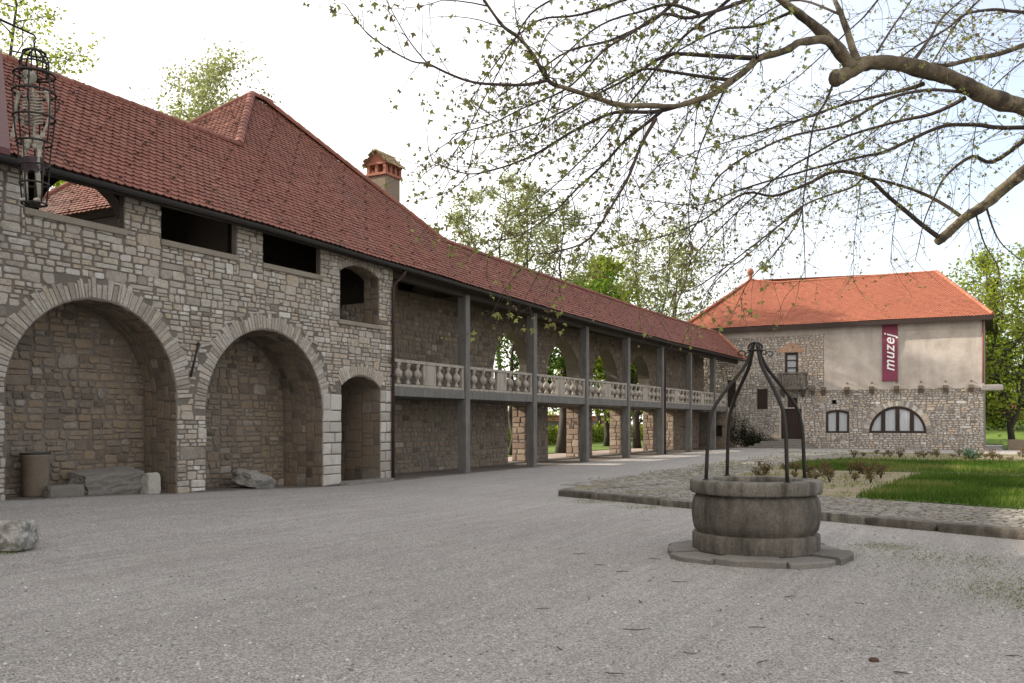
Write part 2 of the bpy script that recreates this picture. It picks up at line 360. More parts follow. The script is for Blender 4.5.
def rubble(mb, u0, u1, v0, v1, fmap, rng, wr=(.16, .42), hr=(.09, .22), holes=(), arcs=(), bulge=.03, gap=.011, m=0, course=(.28, .5), tf=None, jit=1.0, cc=.42):
    def leaf(a, b, c, d):
        w_, h_ = b - a, d - c
        if w_ < .05 or h_ < .035: return
        k = min(w_, h_); pts = []
        for (x, y, sx, sy) in ((a, c, 1, 1), (b, c, -1, 1), (b, d, -1, -1), (a, d, 1, -1)):
            c1 = k * rng.uniform(.03, cc); c2 = k * rng.uniform(.03, cc)
            j = lambda: rng.uniform(-.085, .085) * k * jit
            p = (x + sx * c1 + j(), y + j()); q = (x + j(), y + sy * c2 + j())
            pts += ([q, p] if (sx, sy) in ((1, 1), (-1, -1)) else [p, q])
        for (au, av, ar, vm) in arcs:
            cu, cv = (a + b) / 2, (c + d) / 2
            if cv > vm - .01 and math.hypot(cu - au, cv - av) < ar + .02: return
            np_ = []
            for (u, v) in pts:
                dd = math.hypot(u - au, v - av)
                if v > vm and dd < ar and dd > 1e-6: u, v = au + (u - au) * ar / dd, av + (v - av) * ar / dd
                np_.append((u, v))
            pts = np_
        t = rng.betavariate(2.2, 2.2) if tf is None else tf(rng, (a + b) / 2, (c + d) / 2)
        stone_poly(mb, pts, fmap, bulge * rng.uniform(.45, 1.25), t, m, gap * rng.uniform(.8, 1.4))
    def rec(a, b, c, d, n=0):
        for (h0, h1, k0, k1) in holes:
            if a >= h0 - 1e-6 and b <= h1 + 1e-6 and c >= k0 - 1e-6 and d <= k1 + 1e-6: return
            if a < h1 - 1e-6 and b > h0 + 1e-6 and c < k1 - 1e-6 and d > k0 + 1e-6:
                if a < h0 - 1e-6: rec(a, h0, c, d, n); rec(h0, b, c, d, n); return
                if b > h1 + 1e-6: rec(a, h1, c, d, n); rec(h1, b, c, d, n); return
                if c < k0 - 1e-6: rec(a, b, c, k0, n); rec(a, b, k0, d, n); return
                rec(a, b, c, k1, n); rec(a, b, k1, d, n); return
        w_, h_ = b - a, d - c
        big = 1.7 if rng.random() < .10 else 1.0; W = rng.uniform(*wr) * 1.25 * big; H = rng.uniform(*hr) * 1.25 * big
        if w_ > 1.6: 
            k = a + w_ * rng.uniform(.4, .6); rec(a, k, c, d, n + 1); rec(k, b, c, d, n + 1)
        elif h_ > H and (w_ / max(h_, .01) < 3.2 or rng.random() < .7) and h_ > hr[0] * 1.7:
            k = c + h_ * rng.uniform(.33, .67); rec(a, b, c, k, n + 1); rec(a, b, k, d, n + 1)
        elif w_ > W and w_ > wr[0] * 1.6:
            k = a + w_ * rng.uniform(.3, .7); rec(a, k, c, d, n + 1); rec(k, b, c, d, n + 1)
        else: leaf(a, b, c, d)
    v = v0
    while v < v1 - 1e-6:
        h = rng.uniform(*course); e = v + h
        if v1 - e < course[0] * .6: e = v1
        u = u0
        while u < u1 - 1e-6:
            uu = min(u1, u + rng.uniform(.9, 1.6)); 
            if u1 - uu < .3: uu = u1
            rec(u, uu, v, e); u = uu
        v = e
def arch_outline(u0, u1, zb, zs, rise=None, n=20, pointed=False):
    """opening outline from left foot over the arch to right foot"""
    w_ = u1 - u0; c = (u0 + u1) / 2
    pts = [(u0, zb)]
    if pointed:
        ap = zs + rise
        for i in range(n // 2 + 1):
            a = i / (n // 2); pts.append((u0 + (c - u0) * (1 - math.cos(a * math.pi / 2)) ** .92, zs + rise * math.sin(a * math.pi / 2) ** 1.0 * (.86 + .14 * a)))
        pts += [(2 * c - p[0], p[1]) for p in reversed(pts[1:-1])]
    else:
        r = w_ / 2
        rise = r if rise is None else rise
        if rise >= r - 1e-6:
            for i in range(n + 1):
                a = math.pi - math.pi * i / n; pts.append((c + r * math.cos(a), zs + r * math.sin(a)))
        else:
            RR = (r * r + rise * rise) / (2 * rise); cz = zs + rise - RR; a0 = math.asin(r / RR)
            for i in range(n + 1):
                a = -a0 + 2 * a0 * i / n; pts.append((c + RR * math.sin(a), cz + RR * math.cos(a)))
    pts.append((u1, zb)); return pts
def rect_outline(u0, u1, z0, z1): return [(u0, z0), (u0, z1), (u1, z1), (u1, z0)]
def panel(mb, outline, holes, f0, f1, t=.5, m=0, edge=True, back=True):
    """flat wall slab with openings and their reveals; f0/f1 map (u,v) to the two faces"""
    loops = [[Vector((u, v, 0)) for u, v in l] for l in [outline] + list(holes)]
    flat = [p for l in loops for p in l]
    tris = tessellate_polygon(loops)
    mb.add([f0(p.x, p.y) for p in flat], tris, t, m)
    if back: mb.add([f1(p.x, p.y) for p in flat], tris, t, m)
    for l in ([] if edge is None else loops if edge else loops[1:]):
        for i in range(len(l)):
            a, b = l[i], l[(i + 1) % len(l)]
            mb.quad(f0(a.x, a.y), f0(b.x, b.y), f1(b.x, b.y), f1(a.x, a.y), t, m)
def voussoirs(mb, outline, fmap, rng, depth=.42, wid=(.08, .15), bulge=.03, t=(.2, .8), m=0, skip_foot=True):
    pts = outline[1:-1]
    seg = [0]
    for a, b in zip(pts, pts[1:]): seg.append(seg[-1] + math.hypot(b[0] - a[0], b[1] - a[1]))
    def ev(s):
        s = max(0, min(seg[-1], s))
        for i in range(len(pts) - 1):
            if s <= seg[i + 1] + 1e-9:
                k = (s - seg[i]) / max(1e-9, seg[i + 1] - seg[i])
                a, b = pts[i], pts[i + 1]; p = (a[0] + (b[0] - a[0]) * k, a[1] + (b[1] - a[1]) * k)
                d = (b[0] - a[0], b[1] - a[1]); L = math.hypot(*d); nrm = (-d[1] / L, d[0] / L)
                return p, nrm
    s = 0
    while s < seg[-1] - .03:
        e = min(seg[-1], s + rng.uniform(*wid))
        if seg[-1] - e < .05: e = seg[-1]
        (p, n1), (q, n2) = ev(s + .001), ev(e - .001)
        D = depth * rng.uniform(.72, 1.1); D2 = D * rng.uniform(.92, 1.05)
        o = [p, (p[0] + n1[0] * D * .5, p[1] + n1[1] * D * .5), (p[0] + n1[0] * D, p[1] + n1[1] * D), (q[0] + n2[0] * D2, q[1] + n2[1] * D2), (q[0] + n2[0] * D * .5, q[1] + n2[1] * D * .5), q]
        stone_poly(mb, o, fmap, bulge * rng.uniform(.7, 1.2), rng.uniform(*t), m, .007)
        s = e
def reveal_stones(mb, outline, depth, rng, fpos, **kw):
    """stones lining the sides and the vault of an opening. fpos(u,z,x_in) -> point"""
    pts = outline; seg = [0]
    for a, b in zip(pts, pts[1:]): seg.append(seg[-1] + math.hypot(b[0] - a[0], b[1] - a[1]))
    def fm(s, v, h):
        s = max(0, min(seg[-1], s))
        for i in range(len(pts) - 1):
            if s <= seg[i + 1] + 1e-9:
                k = (s - seg[i]) / max(1e-9, seg[i + 1] - seg[i]); a, b = pts[i], pts[i + 1]
                d = (b[0] - a[0], b[1] - a[1]); L = math.hypot(*d)
                return fpos(a[0] + d[0] * k + d[1] / L * h, a[1] + d[1] * k - d[0] / L * h, v)
    rubble(mb, 0, seg[-1], 0, depth, fm, rng, **kw)
def rock(mb, c, size, rng, rot=0, rough=.12, n=7, t=.5, flat=0, tilt=(0, 0)):
    """quarried block: cube grid pushed out of true"""
    sx, sy, sz = size; o = rng.uniform(0, 100); cache = {}; vs = []; fs = []
    mt = Matrix.Rotation(rot, 3, 'Z') @ Matrix.Rotation(tilt[0], 3, 'X') @ Matrix.Rotation(tilt[1], 3, 'Y')
    def V(i, j, k):
        if (i, j, k) in cache: return cache[(i, j, k)]
        p = Vector((i / n * 2 - 1, j / n * 2 - 1, k / n * 2 - 1))
        e = [abs(x) for x in p]; ed = sorted(e)[1]
        q = p * (1 - .07 * max(0, ed - .55) / .45 - .05 * max(0, sorted(e)[0] - .55) / .45)
        nn = Vector((noise.noise(p * 1.3 + Vector((o, 0, 0))), noise.noise(p * 1.3 + Vector((0, o, 0))), noise.noise(p * 1.3 + Vector((0, 0, o)))))
        nf = Vector((noise.noise(p * 4 + Vector((o, 3, 0))), noise.noise(p * 4 + Vector((3, o, 0))), noise.noise(p * 4 + Vector((0, 3, o)))))
        q = q + nn * rough + nf * rough * .4
        q = Vector((q.x * sx / 2, q.y * sy / 2, q.z * sz / 2)); q = mt @ q
        cache[(i, j, k)] = len(vs); vs.append((q.x + c[0], q.y + c[1], q.z + c[2])); return cache[(i, j, k)]
    for a in range(n):
        for b in range(n):
            for s_ in (0, n):
                fs.append((V(s_, a, b), V(s_, a + 1, b), V(s_, a + 1, b + 1), V(s_, a, b + 1)))
                fs.append((V(a, s_, b), V(a + 1, s_, b), V(a + 1, s_, b + 1), V(a, s_, b + 1)))
                fs.append((V(a, b, s_), V(a + 1, b, s_), V(a + 1, b + 1, s_), V(a, b + 1, s_)))
    mb.add(vs, fs, t, 0, False)
# ---- beaver-tail tiles laid row by row as real tiles
def tiles(mb, org, ua, ub, na, nb, ok, rng, wt=.18, ex=.15, lift=.03, seg=4, warp=None, guards=False, t=(.15, .85), m=0, curve=.055):
    org, ua, ub = Vector(org), Vector(ua).normalized(), Vector(ub).normalized(); nn = ua.cross(ub).normalized()
    if nn.z < 0: nn = -nn
    for r_ in range(nb):
        for i in range(na):
            a = (i + (.5 if r_ % 2 else 0)) * wt; b = r_ * ex
            if not ok(a + wt / 2, b + ex * .5): continue
            low = [( .004, -.02 + curve)]
            for k in range(1, seg):
                th = math.pi * k / seg; low.append((wt / 2 - (wt / 2 - .004) * math.cos(th), -.02 + curve * (1 - math.sin(th))))
            low.append((wt - .004, -.02 + curve))
            j = rng.uniform(-.005, .007); jb = rng.uniform(-.007, .007) if rng.random() < .985 else -.035
            P = lambda x, y, h: org + ua * (a + x) + ub * (b + y + jb) + nn * h
            top = [P(0.004, ex + .03, .0), P(wt - .004, ex + .03, .0)]
            lo1 = [P(x, y, lift + j) for x, y in low]; lo0 = [P(x, y, lift + j - .02) for x, y in low]
            vs = top + lo1 + lo0
            if warp: vs = [warp(p) for p in vs]
            L = len(low)
            fs = [tuple([1, 0] + list(range(2, 2 + L)))]
            for k in range(L - 1): fs.append((2 + k, 3 + k, 3 + k + L, 2 + k + L))
            tt = min(1, max(0, rng.gauss(.47, .10) if rng.random() < .955 else rng.uniform(*t)))
            mb.add(vs, fs, tt, m)
            if guards and r_ % 4 == 1 and (i + (r_ // 4) * 3) % 6 == 0:
                g = [P(wt * .36, .03, lift), P(wt * .64, .03, lift), P(wt * .64, .08, lift), P(wt * .36, .08, lift), P(wt * .4, .05, lift + .055), P(wt * .6, .05, lift + .055)]
                if warp: g = [warp(p) for p in g]
                mb.add(g, [(0, 1, 5, 4), (1, 2, 5), (3, 0, 4), (2, 3, 4, 5)], .0, m)
def ridge_run(mb, a, b, r=.10, L=.36, rng=random, t=(.3, .75), m=0):
    a, b = Vector(a), Vector(b); d = b - a; n = max(1, int(d.length / L)); u = d.normalized()
    side = u.cross(Vector((0, 0, 1))).normalized(); up = side.cross(u)
    for i in range(n):
        p = a + d * (i / n); q = a + d * ((i + 1.12) / n); vs = []
        r0, r1 = r * 1.1, r * .92; k = 8
        for (c, rr) in ((p, r0), (q, r1)):
            for j in range(k + 1):
                an = math.pi * (-.12 + 1.24 * j / k)
                vs.append(c + side * rr * math.cos(an) + up * rr * math.sin(an))
        fs = [(j, j + 1, k + 2 + j, k + 1 + j) for j in range(k)] + [tuple(range(k + 1))]
        mb.add(vs, fs, rng.uniform(*t), m, False)

# ================================================================== GROUND
def gz(X, Y):
    f = min(1, max(0, (5.5 - X) / 5))
    return .034 * min(9, max(0, 17.9 - Y)) * f
g = MB()
xs = [-900, -300, -120, -60, -30, -15, -8, -4] + [x * .5 for x in range(-6, 60)] + [32, 36, 45, 60, 120, 300, 900]
ys = [-900, -300, -100, -40, -20] + [y * .5 for y in range(-20, 122)] + [64, 70, 80, 100, 150, 300, 1200]
gv = []; gf = []
for y in ys:
    for x in xs:
        near = -6 < x < 30 and -12 < y < 60
        gv.append((x, y, gz(x, y) + (.018 * noise.noise((x * .5, y * .5, 0)) + .007 * noise.noise((x * 1.7, y * 1.7, 3)) if near and not (x > 4.5 and y > 13) else 0)))
W_ = len(xs)
for j in range(len(ys) - 1):
    for i in range(W_ - 1): gf.append((j * W_ + i, j * W_ + i + 1, (j + 1) * W_ + i + 1, (j + 1) * W_ + i))
g.add(gv, gf, .5, 0, True)
tag(g.build('ground', M['gravel']), 'grey gravel courtyard ground', None, None, 'structure')
# garden plateau: cobbled apron, soil beds, lawns. The front kerb runs slightly askew
K0, K1 = Vector((6.33, 17.82)), Vector((22.0, 11.33)); ke = (K1 - K0).normalized(); kn = Vector((-ke.y, ke.x))
def kp(u, v, z): p = K0 + ke * u + kn * v; return (p.x, p.y, z)
rng = random.Random(11)
HT = .125
s_ = MB()
soil_out = [kp(.1, .1, 0)[:2], kp(17, .1, 0)[:2], (40, 16), (40, 47.5), (8.6, 49.5), (8.1, 38.4), (5.9, 31.5), (5.5, 24), (5.95, 20.3)]
tri = tessellate_polygon([[Vector((a, b, 0)) for a, b in soil_out]])
s_.add([(a, b, HT - .03) for a, b in soil_out], tri)
for i in range(len(soil_out)):
    a, b = soil_out[i], soil_out[(i + 1) % len(soil_out)]; s_.quad((*a, HT - .03), (*b, HT - .03), (*b, -.05), (*a, -.05))
tag(s_.build('garden_soil', M['soil']), 'bare tan soil of the garden beds', None, None, 'structure')
cb = MB()
rubble(cb, .25, 17, .30, 3.35, lambda u, v, h: kp(u, v, HT - .015 + h * .5), rng, wr=(.12, .30), hr=(.08, .18), bulge=.02, gap=.014, course=(.2, .32))
def inb(X, Y): return True
rubble(cb, 19.6, 46, 5.6, 8.3, lambda u, v, h: (v + (.35 * math.sin((u - 20) / 4) - .45 * max(0, 1 - abs(u - 27) / 8) + max(0, (u - 33)) * .18), u, HT - .02 + h * .6), rng, wr=(.2, .5), hr=(.16, .3), bulge=.025, gap=.03, course=(.3, .5))
tag(cb.build('cobble_pavement', M['cobble']), 'cobbled apron around the garden', None, None, 'structure')
kb = MB(); u = 0
while u < 16.9:
    L = min(rng.uniform(.7, 1.5), 16.95 - u); hh = HT + rng.uniform(-.008, .018); v0 = rng.uniform(-.02, .03)
    o = K0 + ke * (u + L / 2) + kn * (.15 + v0)
    rock(kb, (o.x, o.y, hh / 2 - .03), (L - .012, .32, hh + .07), rng, rot=math.atan2(ke.y, ke.x), rough=.03, n=6, t=rng.uniform(.1, .7)); u += L
v = .33
while v < 3.2:
    L = rng.uniform(.5, .9); o = K0 + ke * .10 + kn * (v + L / 2)
    rock(kb, (o.x, o.y, HT / 2 - .04), (.24, L - .02, HT + .08), rng, rot=math.atan2(ke.y, ke.x), rough=.03, n=5, t=rng.uniform(.2, .7)); v += L
tag(kb.build('kerb', M['well_stone']), 'long low stone kerb of the garden', None, None, 'structure')
# lawns: a green base and blades growing out of it
def lawn(poly, dens, hgt, seed, name, lab):
    r = random.Random(seed); mb = MB()
    tri = tessellate_polygon([[Vector((a, b, 0)) for a, b in poly]])
    mb.add([(a, b, HT - .018) for a, b in poly], tri, .5, 0)
    x0, x1 = min(p[0] for p in poly), max(p[0] for p in poly); y0, y1 = min(p[1] for p in poly), max(p[1] for p in poly)
    def inside(x, y):
        c = False; n = len(poly)
        for i in range(n):
            (xa, ya), (xb, yb) = poly[i], poly[(i + 1) % n]
            if (ya > y) != (yb > y) and x < (xb - xa) * (y - ya) / (yb - ya) + xa: c = not c
        return c
    for _ in range(int(dens * (x1 - x0) * (y1 - y0))):
        x, y = r.uniform(x0, x1), r.uniform(y0, y1)
        if not inside(x + r.gauss(0, .12), y + r.gauss(0, .12)): continue
        pn = noise.noise((x * .45, y * .45, seed)); 
        if pn < -.38 and r.random() < .75: continue
        h = hgt * r.uniform(.5, 1.3) * (1 + .5 * pn); a = r.uniform(0, 6.28); wd = r.uniform(.008, .018)
        dx, dy = math.cos(a) * wd, math.sin(a) * wd; lx, ly = r.gauss(0, .035), r.gauss(0, .035)
        tt = min(1, max(0, .42 + pn * .95 + r.gauss(0, .18)))
        mb.add([(x - dx, y - dy, HT - .02), (x + dx, y + dy, HT - .02), (x + lx, y + ly, HT + h)], [(0, 1, 2)], tt, 1)
    tag(mb.build(name, [M['lawn'], M['blade']]), lab, None, None, 'stuff')
lawn([(12.35, 19.15), (22, 15.4), (26, 20), (26, 28.6), (12.95, 28.6)], 420, .10, 5, 'grass_lawn', 'rectangle of lush green grass behind the cobbled apron')
lawn([(8.6, 30.0), (26, 29.9), (26, 40), (9.4, 38.6), (8.3, 35)], 230, .12, 6, 'grass_strip', 'long strip of green grass in the middle of the garden')
# thin weeds on the gravel at the right and along the kerb foot
wd = MB(); r = random.Random(8)
for cx, cy, sp, n in ((15.3, 9.7, .9, 700), (14.3, 11.6, 1.0, 420), (16.4, 8.6, .8, 500), (13.55, 12.6, .35, 160), (9.0, 16.2, .5, 120), (7.6, 16.9, .5, 140), (4.45, 6.62, .14, 120), (2.6, 15, .5, 20)):
    for _ in range(n * 4):
        x, y = cx + r.gauss(0, sp * .6), cy + r.gauss(0, sp * .6)
        if (Vector((x, y)) - K0).dot(kn) > -.05: continue
        h = r.uniform(.010, .028); a = r.uniform(0, 6.28); q = r.uniform(.0025, .006)
        wd.add([(x - math.cos(a) * q, y - math.sin(a) * q, gz(x, y)), (x + math.cos(a) * q, y + math.sin(a) * q, gz(x, y)), (x + r.gauss(0, .03), y + r.gauss(0, .03), gz(x, y) + h)], [(0, 1, 2)], r.uniform(.4, 1))
for _ in range(22000):
    x, y = r.uniform(5.3, 26), r.uniform(18.6, 49)
    if 30 < y < 38 and x > 8.6 or (x > 12.4 and 19 < y < 28.6) or (Vector((x, y)) - K0).dot(kn) < 3.0: continue
    if noise.noise((x * .5, y * .4, 7)) < -.05: continue
    h = r.uniform(.03, .10); a = r.uniform(0, 6.28); q = r.uniform(.008, .016)
    wd.add([(x - math.cos(a) * q, y - math.sin(a) * q, HT - .03), (x + math.cos(a) * q, y + math.sin(a) * q, HT - .03), (x + r.gauss(0, .04), y + r.gauss(0, .04), HT - .03 + h)], [(0, 1, 2)], r.uniform(.55, 1))
tag(wd.build('weeds', M['blade']), 'thin weeds sprouting through the gravel', None, None, 'stuff')
# meadow and paved path behind the wing, grass slope behind the museum
lb = MB()
lb.quad((-5.2, -30, .06), (-5.2, 140, .06), (-120, 140, .06), (-120, -30, .06))
lb.quad((-4, 75, .07), (60, 75, .07), (60, 95, 2.3), (-4, 95, 2.3)); lb.quad((-4, 95, 2.3), (60, 95, 2.3), (60, 190, 2.6), (-4, 190, 2.6)); lb.quad((15.2, 61.5, .05), (60, 61.5, .05), (60, 75, .075), (15.2, 75, .075))
tag(lb.build('meadow', surf('meadow_grass', [(.075, .12, .02), (.12, .19, .03), (.18, .235, .06)], scale=1.2, attr=False, nvar=.9, grain=.35, gscale=30, bs=.8, bscale=25, bdist=.05)), 'sunlit meadow behind the buildings', None, None, 'structure')
pp = MB(); pp.quad((-2.7, 27, .03), (-2.7, 56, .03), (-5.2, 56, .03), (-5.2, 27, .03))
tag(pp.build('paved_path', M['pink_paving']), 'pale paved path behind the gallery', None, None, 'structure')

# ================================================================== LONG STONE WING
wing = empty('castle_wing', (0, 20, 0), 'long stone castle wing with dark red tiled roof, blind arches and a balustraded gallery', 'building')
rng = random.Random(3)
EAVE = [(0, 6.08), (15, 6.07), (19.5, 5.99), (25, 5.89), (30, 5.82), (44, 5.71), (58, 5.76), (90, 5.76)]
def eave(s):
    for (a, x), (b, y) in zip(EAVE, EAVE[1:]):
        if a <= s <= b: return x + (y - x) * (s - a) / (b - a)
    return EAVE[0][1]
fz = lambda u, v, h: (h, u, v)                # front wall plane X=0: u along Y, v up, h outwards
# --- near block: front wall with two blind arches, a niche, three loggia openings and a window
A1 = arch_outline(9.38, 13.0, .0, 2.10, n=24); A2 = arch_outline(13.79, 17.54, .0, 1.875, n=24)
D1 = arch_outline(18.28, 19.93, .0, 2.55, .29, n=10); W1 = arch_outline(18.24, 19.87, 4.26, 5.52, .22, n=8)
OPS = [(9.73, 11.74, 5.34, 6.22), (12.62, 14.65, 5.31, 6.22), (15.48, 17.46, 5.28, 6.2)]
YE = 20.52
fw = MB()
top = 6.05
wall_out = [(5, -.1), (5, 6.2)]
for a, b, c, d in OPS: wall_out += [(a, 6.2), (a, c), (b, c), (b, 6.2)]
wall_out += [(18, 6.1), (YE, 5.95), (YE, -.1)]
panel(fw, wall_out,
      [[(a, .02 if b == 0 else b) for a, b in A1], [(a, .02 if b == 0 else b) for a, b in A2], [(a, .02 if b == 0 else b) for a, b in D1], W1] , lambda u, v: (0, u, v), lambda u, v: (-.55, u, v), .5, 1, edge=None, back=False)
for i in range(1, 14): fw.quad((0, *wall_out[i]), (0, *wall_out[i + 1]), (-.13, *wall_out[i + 1]), (-.13, *wall_out[i]), .5, 1)
holes = [(9.38, 13.0, 0, 2.10), (13.79, 17.54, 0, 1.875), (18.28, 19.93, 0, 2.6), (18.24, 19.87, 4.26, 5.6)] + [(a, b, c, 7) for a, b, c, d in OPS] + [(17.54, 18.28, 0, 2.35), (19.93, YE, 0, 2.5)]
arcs = [(11.19, 2.10, 1.81 + .36, 2.0), (15.665, 1.875, 1.875 + .36, 1.8)]
def tone(r, u, v):
    x = r.betavariate(2.3, 2.0)
    if v > 4.6: x = x * .55 + (.42 if r.random() < .35 else .16)     # warmer, browner courses under the eaves
    return min(1, max(0, x))
rubble(fw, 5, YE, .0, 6.05, fz, rng, holes=holes, arcs=arcs + [(19.1, 1.95, 1.15, 2.4), (19.05, 4.5, 1.36, 5.45)], tf=tone, wr=(.15, .44), hr=(.085, .235), course=(.34, .62), bulge=.026, gap=.006, cc=.32)
fw.build('front_wall', [M['stone'], M['mortar']], wing)
# cut the loggia openings: the closed room behind is coloured dark in place of its shade
for nm, out, dep, ring in (('arch', A1, .95, .40), ('arch', A2, 1.25, .38)):
    u0, u1, zs = out[0][0], out[-1][0], out[1][1]
    rv = MB()
    for a, b in zip(out, out[1:]): rv.quad((0, a[0], a[1]), (0, b[0], b[1]), (-dep, b[0], b[1]), (-dep, a[0], a[1]), .5, 1)
    reveal_stones(rv, out, dep, rng, lambda u, z, v: (-v, u, z), wr=(.2, .45), hr=(.16, .36), course=(.45, .6), bulge=.012, cc=.2, gap=.008, jit=.6)
    panel(rv, out, [], lambda u, v: (-dep, u, v), None, .5, 1, edge=False, back=False)
    r_ = (u1 - u0) / 2; cu = (u0 + u1) / 2
    kk = MB()
    rubble(kk, u0 + .02, u1 - .02, 0, zs + r_, lambda u, v, h: (-dep + h, u, v), rng, wr=(.16, .5), hr=(.1, .3), course=(.5, .9), bulge=.028, gap=.007, jit=1.5)
    keep = [i for i, f in enumerate(kk.f) if True]
    # drop stones that would leave the arch
    ks = MB(); per = {}
    for f, t_, m_, s1 in zip(kk.f, kk.t, kk.mi, kk.sm):
        c = [kk.v[i] for i in f]; bad = any(z > zs and math.hypot(y - cu, z - zs) > r_ + .04 for x, y, z in c)
        if not bad: ks.add(c, [tuple(range(len(c)))], t_, m_, False)
    rv.v2 = None
    o_ = len(rv.v); rv.v += ks.v; rv.f += [tuple(i + o_ for i in f) for f in ks.f]; rv.t += ks.t; rv.mi += ks.mi; rv.sm += ks.sm
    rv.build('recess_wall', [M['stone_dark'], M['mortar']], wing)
    vb = MB(); voussoirs(vb, out, fz, rng, ring * 1.1, wid=(.045, .12), t=(.18, .62), bulge=.02); vb.build('arch_ring', M['stone'], wing)
# niche door: deep recess
rv = MB(); dep = 1.7
for a, b in zip(D1, D1[1:]): rv.quad((0, a[0], a[1]), (0, b[0], b[1]), (-dep, b[0], b[1]), (-dep, a[0], a[1]), .5, 1)
reveal_stones(rv, D1, dep, rng, lambda u, z, v: (-v, u, z), wr=(.22, .4), hr=(.3, .7), course=(.55, .85), bulge=.010, cc=.12, jit=.4, gap=.008)
panel(rv, D1, [], lambda u, v: (-dep, u, v), None, .5, 1, edge=False, back=False)
rubble(rv, 18.3, 19.9, 0, 2.55, lambda u, v, h: (-dep + h, u, v), rng)
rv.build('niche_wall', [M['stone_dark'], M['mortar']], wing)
vb = MB(); voussoirs(vb, D1, fz, rng, .38, wid=(.06, .1), t=(.3, .8)); vb.build('arch_ring', M['stone'], wing); vb = MB(); voussoirs(vb, W1, fz, rng, .24, wid=(.07, .12), t=(.2, .6)); vb.build('arch_ring', M['stone'], wing)
# pale dressed quoins on the piers beside the niche
qb = MB()
def quoins(u0, u1, z0, z1):
    z = z0
    while z < z1 - .05:
        h = min(rng.uniform(.22, .36), z1 - z)
        if z1 - z - h < .12: h = z1 - z
        cut = [u0, u1] if rng.random() < .45 else [u0, u0 + (u1 - u0) * rng.uniform(.35, .65), u1]
        for a, b in zip(cut, cut[1:]):
            j = lambda k=.012: rng.uniform(-k, k)
            stone_poly(qb, [(a + j(), z + j()), (b + j(), z + j()), (b + j(), z + h / 2), (b + j(), z + h + j()), (a + j(), z + h + j()), (a + j(), z + h / 2)], fz, .035 * rng.uniform(.8, 1.1), rng.uniform(.25, .95), 0, .008)
        z += h
quoins(17.54, 18.28, .02, 2.35); qb.build('quoins', M['stone_pale'], wing)
qb = MB(); quoins(19.93, YE - .1, .02, 2.5); qb.build('quoins', M['stone_pale'], wing)
# window recess
rv = MB(); dep = .5
for a, b in zip(W1, W1[1:]): rv.quad((0, a[0], a[1]), (0, b[0], b[1]), (-dep, b[0], b[1]), (-dep, a[0], a[1]), .5, 1)
reveal_stones(rv, W1, dep, rng, lambda u, z, v: (-v, u, z), wr=(.15, .3), hr=(.15, .3), bulge=.015)
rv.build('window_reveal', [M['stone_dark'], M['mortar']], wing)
sb = MB(); sb.box(-.12, .075, 18.12, 19.97, 4.14, 4.255, .015); sb.build('window_sill', M['sill'], wing)
for a, b, c, d in OPS:
    sb = MB(); sb.box(-.30, .07, a - .04, b + .04, c - .13, c - .005, .012); sb.build('window_sill', M['sill'], wing)
# --- loggia behind the three openings
lg = MB()
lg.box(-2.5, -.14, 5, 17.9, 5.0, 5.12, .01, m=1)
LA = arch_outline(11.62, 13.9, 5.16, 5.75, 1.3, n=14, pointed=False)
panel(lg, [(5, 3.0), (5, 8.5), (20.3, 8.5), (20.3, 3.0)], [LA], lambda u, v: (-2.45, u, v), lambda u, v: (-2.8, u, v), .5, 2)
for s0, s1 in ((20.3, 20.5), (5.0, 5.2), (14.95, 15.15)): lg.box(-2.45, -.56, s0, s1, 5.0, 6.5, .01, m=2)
lg.build('loggia_wall', [M['wood'], M['wood'], M['wood']], wing)  # interior shade put into the walls by the dark timber colour
tr = MB(); tr.tube([(.05, 13.55, 3.29), (.05, 13.33, 2.56)], .022, 6); tr.box(0, .07, 13.52, 13.58, 3.22, 3.28, .004); tr.build('tie_rod', M['iron'], wing)

# --- gallery: back wall with pointed openings above and square ones below
bw = MB()
up = [arch_outline(a, b, 3.25, 3.75, 1.45, n=16, pointed=True) for a, b in ((29.45, 32.75), (34.05, 37.35), (38.85, 42.0), (43.5, 46.7))]
LOW = [(30.59, 32.1), (34.11, 37.3), (38.8, 42.5), (43.9, 47.4), (48.9, 50.9)]
low = [rect_outline(a, b, .06, 2.28) for a, b in LOW]
panel(bw, [(YE, -.1), (YE, 6.75), (23.3, 6.75), (23.3, 5.82), (57.0, 5.82), (57.0, -.1)], up + low, lambda u, v: (-1.82, u, v), lambda u, v: (-2.45, u, v), .5, 1)
bh = [(a, b, 0, 2.28) for a, b in LOW] + [(a[0][0], a[-1][0], 3.25, 3.75) for a in up] + [(23.3, 60, 5.82, 7)]
barcs = []
kk = MB()
rubble(kk, YE, 57, 0, 6.7, lambda u, v, h: (-1.82 + h, u, v), rng, wr=(.2, .5), hr=(.12, .26), holes=bh, bulge=.028)
def in_arch(u, z):
    for o in up:
        if o[0][0] - .22 < u < o[-1][0] + .22 and 3.25 < z < 5.6:
            c = (o[0][0] + o[-1][0]) / 2; q = abs(u - c) / ((o[-1][0] - o[0][0]) / 2)
            if z < 3.75: 
                if q < 1.0: return True
                continue
            zz = 3.75 + 1.45 * math.sqrt(max(0, 1 - min(1, q) ** 1.9)) * 1.0
            if z < zz + .03 and q < 1.0: return True
    return False
for f, t_, m_ in zip(kk.f, kk.t, kk.mi):
    c = [kk.v[i] for i in f]
    if not any(in_arch(y, z) for x, y, z in c): bw.add(c, [tuple(range(len(c)))], t_, 0, False)
